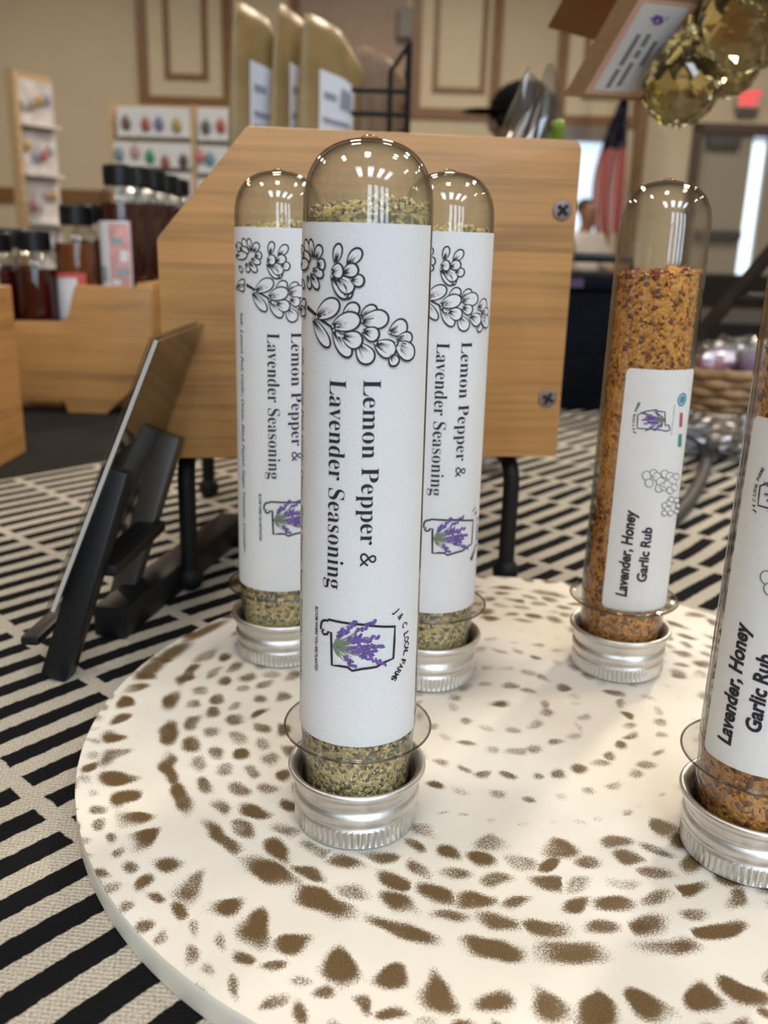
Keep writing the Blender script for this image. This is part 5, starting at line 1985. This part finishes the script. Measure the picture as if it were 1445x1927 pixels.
for k in range(4):
    z1 = zt - 0.012 - k * zt * 0.215
    cd = MB().box((wN / 2 + 0.006, -0.002, z1 - zt * 0.10), (wN - 0.016, 0.004, zt * 0.195)).build('lace_card', M_LACE, nb, bevel=0.001)
    MB().box((wN / 2 + 0.006, -0.012, z1 - zt * 0.195), (wN - 0.016, 0.022, 0.006)).build('shelf_lip', M_CARD, nb)
    g2 = random.Random(k)
    for q in range(4):
        MB().sphere((wN * (0.25 + 0.18 * q), -0.010, z1 - zt * (0.06 + 0.06 * g2.random())), 0.011, 10, (0.8, 0.5, 1.2)).build('trinket', plain('trinket_enamel', [(0.55, 0.5, 0.48), (0.45, 0.30, 0.26), (0.5, 0.35, 0.1), (0.3, 0.3, 0.4), (0.5, 0.15, 0.12)][(k * 2 + q) % 5], 0.4), cd, True, 2)

# ------------------------------------------------------------------ people
def skin_obj(name, pts, edges, radii, mat, parent=None, sub=2):
    me = bpy.data.meshes.new(name)
    me.from_pydata([tuple(p) for p in pts], edges, [])
    ob = bpy.data.objects.new(name, me)
    coll.objects.link(ob)
    ob.modifiers.new('skin', 'SKIN')
    lay = me.skin_vertices[0].data
    for i, r in enumerate(radii):
        rr_ = r if isinstance(r, tuple) else (r, r)
        lay[i].radius = rr_
    lay[0].use_root = True
    s = ob.modifiers.new('sub', 'SUBSURF')
    s.levels = s.render_levels = sub
    dg = bpy.context.evaluated_depsgraph_get()
    m2 = bpy.data.meshes.new_from_object(ob.evaluated_get(dg))
    m2.name = name
    bpy.data.objects.remove(ob)
    m2.polygons.foreach_set('use_smooth', [True] * len(m2.polygons))
    m2.materials.clear()
    o = link(name, m2, parent, [mat])
    return o

def seated_person(loc, rz, seat_h, skin_c, hair_c, shirt_c, pants_c, label, cap=None, long_sleeve=False):
    t = empty('person', loc, rz)     # faces local -Y
    tag(t, label, 'person')
    S = seat_h
    sk = plain('skin', skin_c, 0.55)
    J = {'pel': (0, 0, S + .10), 'wai': (0, .02, S + .26), 'che': (0, .02, S + .42), 'nek': (0, .01, S + .56), 'nk2': (0, -.005, S + .62), 'jaw': (0, -.02, S + .67), 'hed': (0, -.005, S + .75), 'crn': (0, .0, S + .83),
         'lsh': (-.17, .02, S + .52), 'lel': (-.23, -.03, S + .27), 'lwr': (-.15, -.24, S + .24), 'lha': (-.13, -.31, S + .24), 'rsh': (.17, .02, S + .52), 'rel': (.23, -.03, S + .27), 'rwr': (.15, -.24, S + .24), 'rha': (.13, -.31, S + .24),
         'lhi': (-.09, 0, S + .08), 'lkn': (-.11, -.42, S + .06), 'lan': (-.11, -.44, .09), 'lto': (-.12, -.58, .03), 'rhi': (.09, 0, S + .08), 'rkn': (.11, -.42, S + .06), 'ran': (.11, -.44, .09), 'rto': (.12, -.58, .03)}
    R_ = {'pel': (.15, .11), 'wai': (.13, .10), 'che': (.15, .11), 'nek': (.06, .06), 'nk2': .052, 'jaw': (.062, .075), 'hed': (.078, .095), 'crn': (.055, .065), 'lsh': .060, 'lel': .042, 'lwr': .028, 'lha': (.038, .018), 'rsh': .060, 'rel': .042, 'rwr': .028, 'rha': (.038, .018),
          'lhi': .085, 'lkn': .058, 'lan': .04, 'lto': .035, 'rhi': .085, 'rkn': .058, 'ran': .04, 'rto': .035}
    names = list(J)
    E2 = [('pel', 'wai'), ('wai', 'che'), ('che', 'nek'), ('nek', 'nk2'), ('nk2', 'jaw'), ('jaw', 'hed'), ('hed', 'crn'), ('che', 'lsh'), ('lsh', 'lel'), ('lel', 'lwr'), ('lwr', 'lha'), ('che', 'rsh'), ('rsh', 'rel'), ('rel', 'rwr'), ('rwr', 'rha'),
          ('pel', 'lhi'), ('lhi', 'lkn'), ('lkn', 'lan'), ('lan', 'lto'), ('pel', 'rhi'), ('rhi', 'rkn'), ('rkn', 'ran'), ('ran', 'rto')]
    # fingers
    for s, c in (('l', -1), ('r', 1)):
        hx, hy, hz = J[s + 'ha']
        for q in range(4):
            n1, n2 = '%sf%d' % (s, q), '%sg%d' % (s, q)
            J[n1] = (hx + (q - 1.5) * .019, hy - .05, hz - .004)
            J[n2] = (hx + (q - 1.5) * .018, hy - .085 - (.008 if q in (1, 2) else 0), hz - .022)
            R_[n1], R_[n2] = .0095, .008
            E2 += [(s + 'ha', n1), (n1, n2)]
        J[s + 'th'] = (hx - c * .045, hy + .005, hz)
        R_[s + 'th'] = .010
        E2.append((s + 'wr', s + 'th'))
    names = list(J)
    def sub(keep, grow, mat, nm_):
        ks = [k for k in names if k in keep]
        ed = [(ks.index(a), ks.index(b)) for a, b in E2 if a in keep and b in keep]
        rad = []
        for k in ks:
            r = R_[k] if isinstance(R_[k], tuple) else (R_[k], R_[k])
            rad.append((r[0] + grow, r[1] + grow))
        return skin_obj(nm_, [J[k] for k in ks], ed, rad, mat, t)
    body = sub(set(names), 0.0, sk, 'body')
    arms = {'lsh', 'lel', 'rsh', 'rel'} | ({'lwr', 'rwr'} if long_sleeve else set())
    sub({'pel', 'wai', 'che', 'nek'} | arms, 0.014, plain('shirt_fabric', shirt_c, 0.85), 'shirt')
    sub({'pel', 'lhi', 'lkn', 'lan', 'rhi', 'rkn', 'ran'}, 0.013, plain('trouser_fabric', pants_c, 0.9), 'trousers')
    for c in (-1, 1):
        x, y, z = J['lto' if c < 0 else 'rto']
        MB().sphere((x, y + .05, .045), 0.05, 14, (0.85, 2.3, 0.85)).build('shoe', M_BLACKPLASTIC, t, True, 2)
    hz = S + .745
    MB().sphere((0, -.100, hz - .01), 0.016, 10, (0.8, 1.1, 1.5)).build('nose', sk, body, True, 2)
    for c in (-1, 1):
        MB().sphere((c * .081, .0, hz), 0.022, 10, (0.35, 0.8, 1.3)).build('ear', sk, body, True, 2)
        MB().sphere((c * .031, -.088, hz + .012), 0.011, 10).build('eye', plain('eye', (0.05, 0.03, 0.02), 0.2), body, True, 2)
    MB().sphere((0, -.086, hz - .052), 0.02, 10, (1.2, 0.35, 0.3)).build('mouth', plain('lips', (0.35, 0.13, 0.11), 0.5), body, True, 2)
    if cap is None:
        MB().sphere((0, .024, hz + .034), 0.092, 18, (0.90, 0.98, 0.80)).build('hair', plain('hair', hair_c, 0.6), t, True, 2)
    else:
        cp_ = MB()
        cp_.sphere((0, .008, hz + .035), 0.112, 20, (0.90, 1.02, 0.86))
        c_o = cp_.build('cap', plain('black_cap_cloth', cap, 0.95, spec=0.05), t, True, 2)
        MB().sphere((0, -.135, hz + .028), 0.075, 16, (0.95, 0.95, 0.09)).build('visor', bpy.data.materials['black_cap_cloth'], c_o, True, 2)
        MB().sphere((0, .045, hz - .02), 0.085, 16, (0.92, 0.75, 1.0)).build('hair', plain('dark_hair', hair_c, 0.6), t, True, 2)
    return t

def make_chair(loc, rz, label, S=0.45):
    t = empty('chair', loc, rz)
    tag(t, label, 'chair')
    m = plain('dark_chair_fabric', (0.03, 0.022, 0.02), 0.8)
    MB().box((0, 0.03, S - 0.03), (0.44, 0.44, 0.06)).build('seat', m, t, bevel=0.012)
    MB().box((0, 0.245, S + 0.26), (0.40, 0.03, 0.34)).build('backrest', m, t, bevel=0.012)
    for sx in (-1, 1):
        for y in (-0.15, 0.235):
            MB().tube([(sx * 0.19, y, 0), (sx * 0.19, y, S - 0.05 if y < 0 else S + 0.3)], 0.012, 8).build('leg', M_BLACKMETAL, t, True)
    return t

# person in a pale shirt by the daylight window
hp = at(1094, 372, 8.0)
SH = 0.46
sd = hp.z - (SH + .885)
pz = (hp.x + 0.06, 8.0, 0.0)
seated_person(pz, math.radians(28), SH, (0.28, 0.14, 0.085), (0.03, 0.02, 0.015), (0.58, 0.54, 0.50), (0.05, 0.05, 0.07), 'person in a pale short sleeved shirt seated by the bright window')
make_chair((pz[0], pz[1], 0), math.radians(28), 'dark upholstered chair under the person by the bright window', SH + 0.06)
make_table(1.30, 3.10, 6.55, 7.15, 0.745, 'folding table in front of the person by the window', 'black tablecloth in front of the person by the window')
# person in a black cap beyond the bamboo stand
hp = at(985, 150, 3.1)
SH2 = hp.z - 0.875
seated_person((hp.x, 3.1, 0.0), math.radians(-68), SH2, (0.30, 0.16, 0.10), (0.008, 0.006, 0.006), (0.02, 0.02, 0.022), (0.03, 0.03, 0.04), 'person in black clothes and a black cap behind the cellophane bag', (0.006, 0.006, 0.007), True)
stl = tag(empty('stool', (hp.x, 3.1, 0)), 'dark round stool under the person in the black cap', 'stool')
MB().lathe([(0, SH2 - 0.035), (0.16, SH2 - 0.035), (0.17, SH2 - 0.02), (0.16, SH2 - 0.005), (0, SH2 - 0.005)], 32).build('seat', bpy.data.materials['dark_chair_fabric'], stl, True, 0.8)
for k in range(4):
    w = math.pi / 4 + k * math.pi / 2
    MB().tube([(0.19 * math.cos(w), 0.19 * math.sin(w), 0), (0.11 * math.cos(w), 0.11 * math.sin(w), SH2 - 0.035)], 0.012, 8).build('leg', M_BLACKMETAL, stl, True)
MB().tube([(0.15 * math.cos(w), 0.15 * math.sin(w), 0.25) for w in np.linspace(0, 2 * math.pi, 33)], 0.008, 8, False).build('foot_ring', M_BLACKMETAL, stl, True, 2)

# ------------------------------------------------------------------ flag on a pole and exit sign at the far wall
YG = 9.05
fl = empty('flag', (at(1165, 300, YG).x, YG, 0))
tag(fl, 'striped red, white and blue flag drooping from a pole by the far wall', 'flag')
zt = at(1168, 150, YG).z
zb = at(1150, 440, YG).z
MB().tube([(0.10, 0.05, 0), (0.02, 0.05, zt + 0.15)], 0.018, 10).build('pole', M_TRIM, fl, True)
MB().lathe([(0, 0), (0.16, 0), (0.16, 0.03), (0.05, 0.06), (0, 0.06)], 24, (0.10, 0.05, 0)).build('pole_base', M_TRIM, fl, True, 0.6)
MB().sphere((0.02, 0.05, zt + 0.18), 0.035, 12).build('finial', plain('gold_finial', (0.6, 0.4, 0.12), 0.3, 1.0), fl, True, 2)
def flag_mat():
    m, nt, N, L, b = nm('flag_cloth')
    uv = N.new('ShaderNodeUVMap')
    sx = N.new('ShaderNodeSeparateXYZ')
    L.new(uv.outputs['UV'], sx.inputs[0])
    st_ = math_node(N, L, 'GREATER_THAN', math_node(N, L, 'FRACT', math_node(N, L, 'MULTIPLY', sx.outputs['X'], 4.5)), 0.5)
    can = math_node(N, L, 'GREATER_THAN', sx.outputs['Y'], 0.56)
    vo = N.new('ShaderNodeTexVoronoi')
    vo.inputs['Scale'].default_value = 16
    L.new(uv.outputs['UV'], vo.inputs['Vector'])
    star = math_node(N, L, 'LESS_THAN', vo.outputs['Distance'], 0.22)
    m1 = N.new('ShaderNodeMix'); m1.data_type = 'RGBA'
    m1.inputs[6].default_value = (0.42, 0.015, 0.03, 1)
    m1.inputs[7].default_value = (0.58, 0.48, 0.47, 1)
    L.new(st_, m1.inputs[0])
    m2 = N.new('ShaderNodeMix'); m2.data_type = 'RGBA'
    m2.inputs[6].default_value = (0.010, 0.012, 0.04, 1)
    m2.inputs[7].default_value = (0.40, 0.38, 0.42, 1)
    L.new(star, m2.inputs[0])
    m3 = N.new('ShaderNodeMix'); m3.data_type = 'RGBA'
    L.new(can, m3.inputs[0])
    L.new(m1.outputs[2], m3.inputs[6])
    L.new(m2.outputs[2], m3.inputs[7])
    L.new(m3.outputs[2], b.inputs['Base Color'])
    b.inputs['Roughness'].default_value = 0.8
    return m
n, m_ = 40, 24
V, F, UVs = [], [], []
for j in range(m_ + 1):
    v = j / m_
    wd = 0.05 + 0.20 * math.sin(math.pi * (0.02 + 0.70 * (1 - v))) ** 1.6
    for i in range(n + 1):
        u = i / n
        V.append((0.05 - (wd * (u - 0.15)) * 1.25 - 0.02, -0.02 + 0.05 * math.sin(u * 15 + v * 2), zb + (zt - zb) * v))
        UVs.append((u, v))
for j in range(m_):
    for i in range(n):
        F.append((j * (n + 1) + i, j * (n + 1) + i + 1, (j + 1) * (n + 1) + i + 1, (j + 1) * (n + 1) + i))
fo = mk('cloth', V, F, flag_mat(), fl, True)
uvl = fo.data.uv_layers.new(name='UVMap')
for lp in fo.data.loops:
    uvl.data[lp.index].uv = UVs[lp.vertex_index]

a, zt = wall_px(1384, 168)
b_, zb = wall_px(1428, 206)
ex_ = empty('exit_sign')
ex_.matrix_world = MWALL
tag(ex_, 'small red lettered exit sign mounted above the far door', 'sign')
wbox(MB(), a, b_, zb, zt, -0.07, 0.0).build('sign_box', plain('sign_box_white', (0.50, 0.42, 0.38), 0.5), ex_, bevel=0.006)
wbox(MB(), a + 0.03, b_ - 0.03, zb - 0.07, zb - 0.035, -0.06, 0.0).build('sign_bracket', M_GREYM, ex_)
cu = bpy.data.curves.new('exit', 'FONT')
cu.body = 'EXIT'
cu.offset = 0.045
ob = bpy.data.objects.new('exit', cu)
coll.objects.link(ob)
me = bpy.data.meshes.new_from_object(ob.evaluated_get(bpy.context.evaluated_depsgraph_get()))
bpy.data.objects.remove(ob)
co = np.array([v.co[:] for v in me.vertices])
lo, hi = co.min(0), co.max(0)
for v in me.vertices:
    v.co = (a + 0.025 + (v.co.x - lo[0]) / (hi[0] - lo[0]) * (b_ - a - 0.05), -0.074, zb + 0.02 + (v.co.y - lo[1]) / (hi[1] - lo[1]) * (zt - zb - 0.04))
link('lettering', me, ex_, [emit('red_exit_letters', (0.9, 0.06, 0.08), 0.9)])
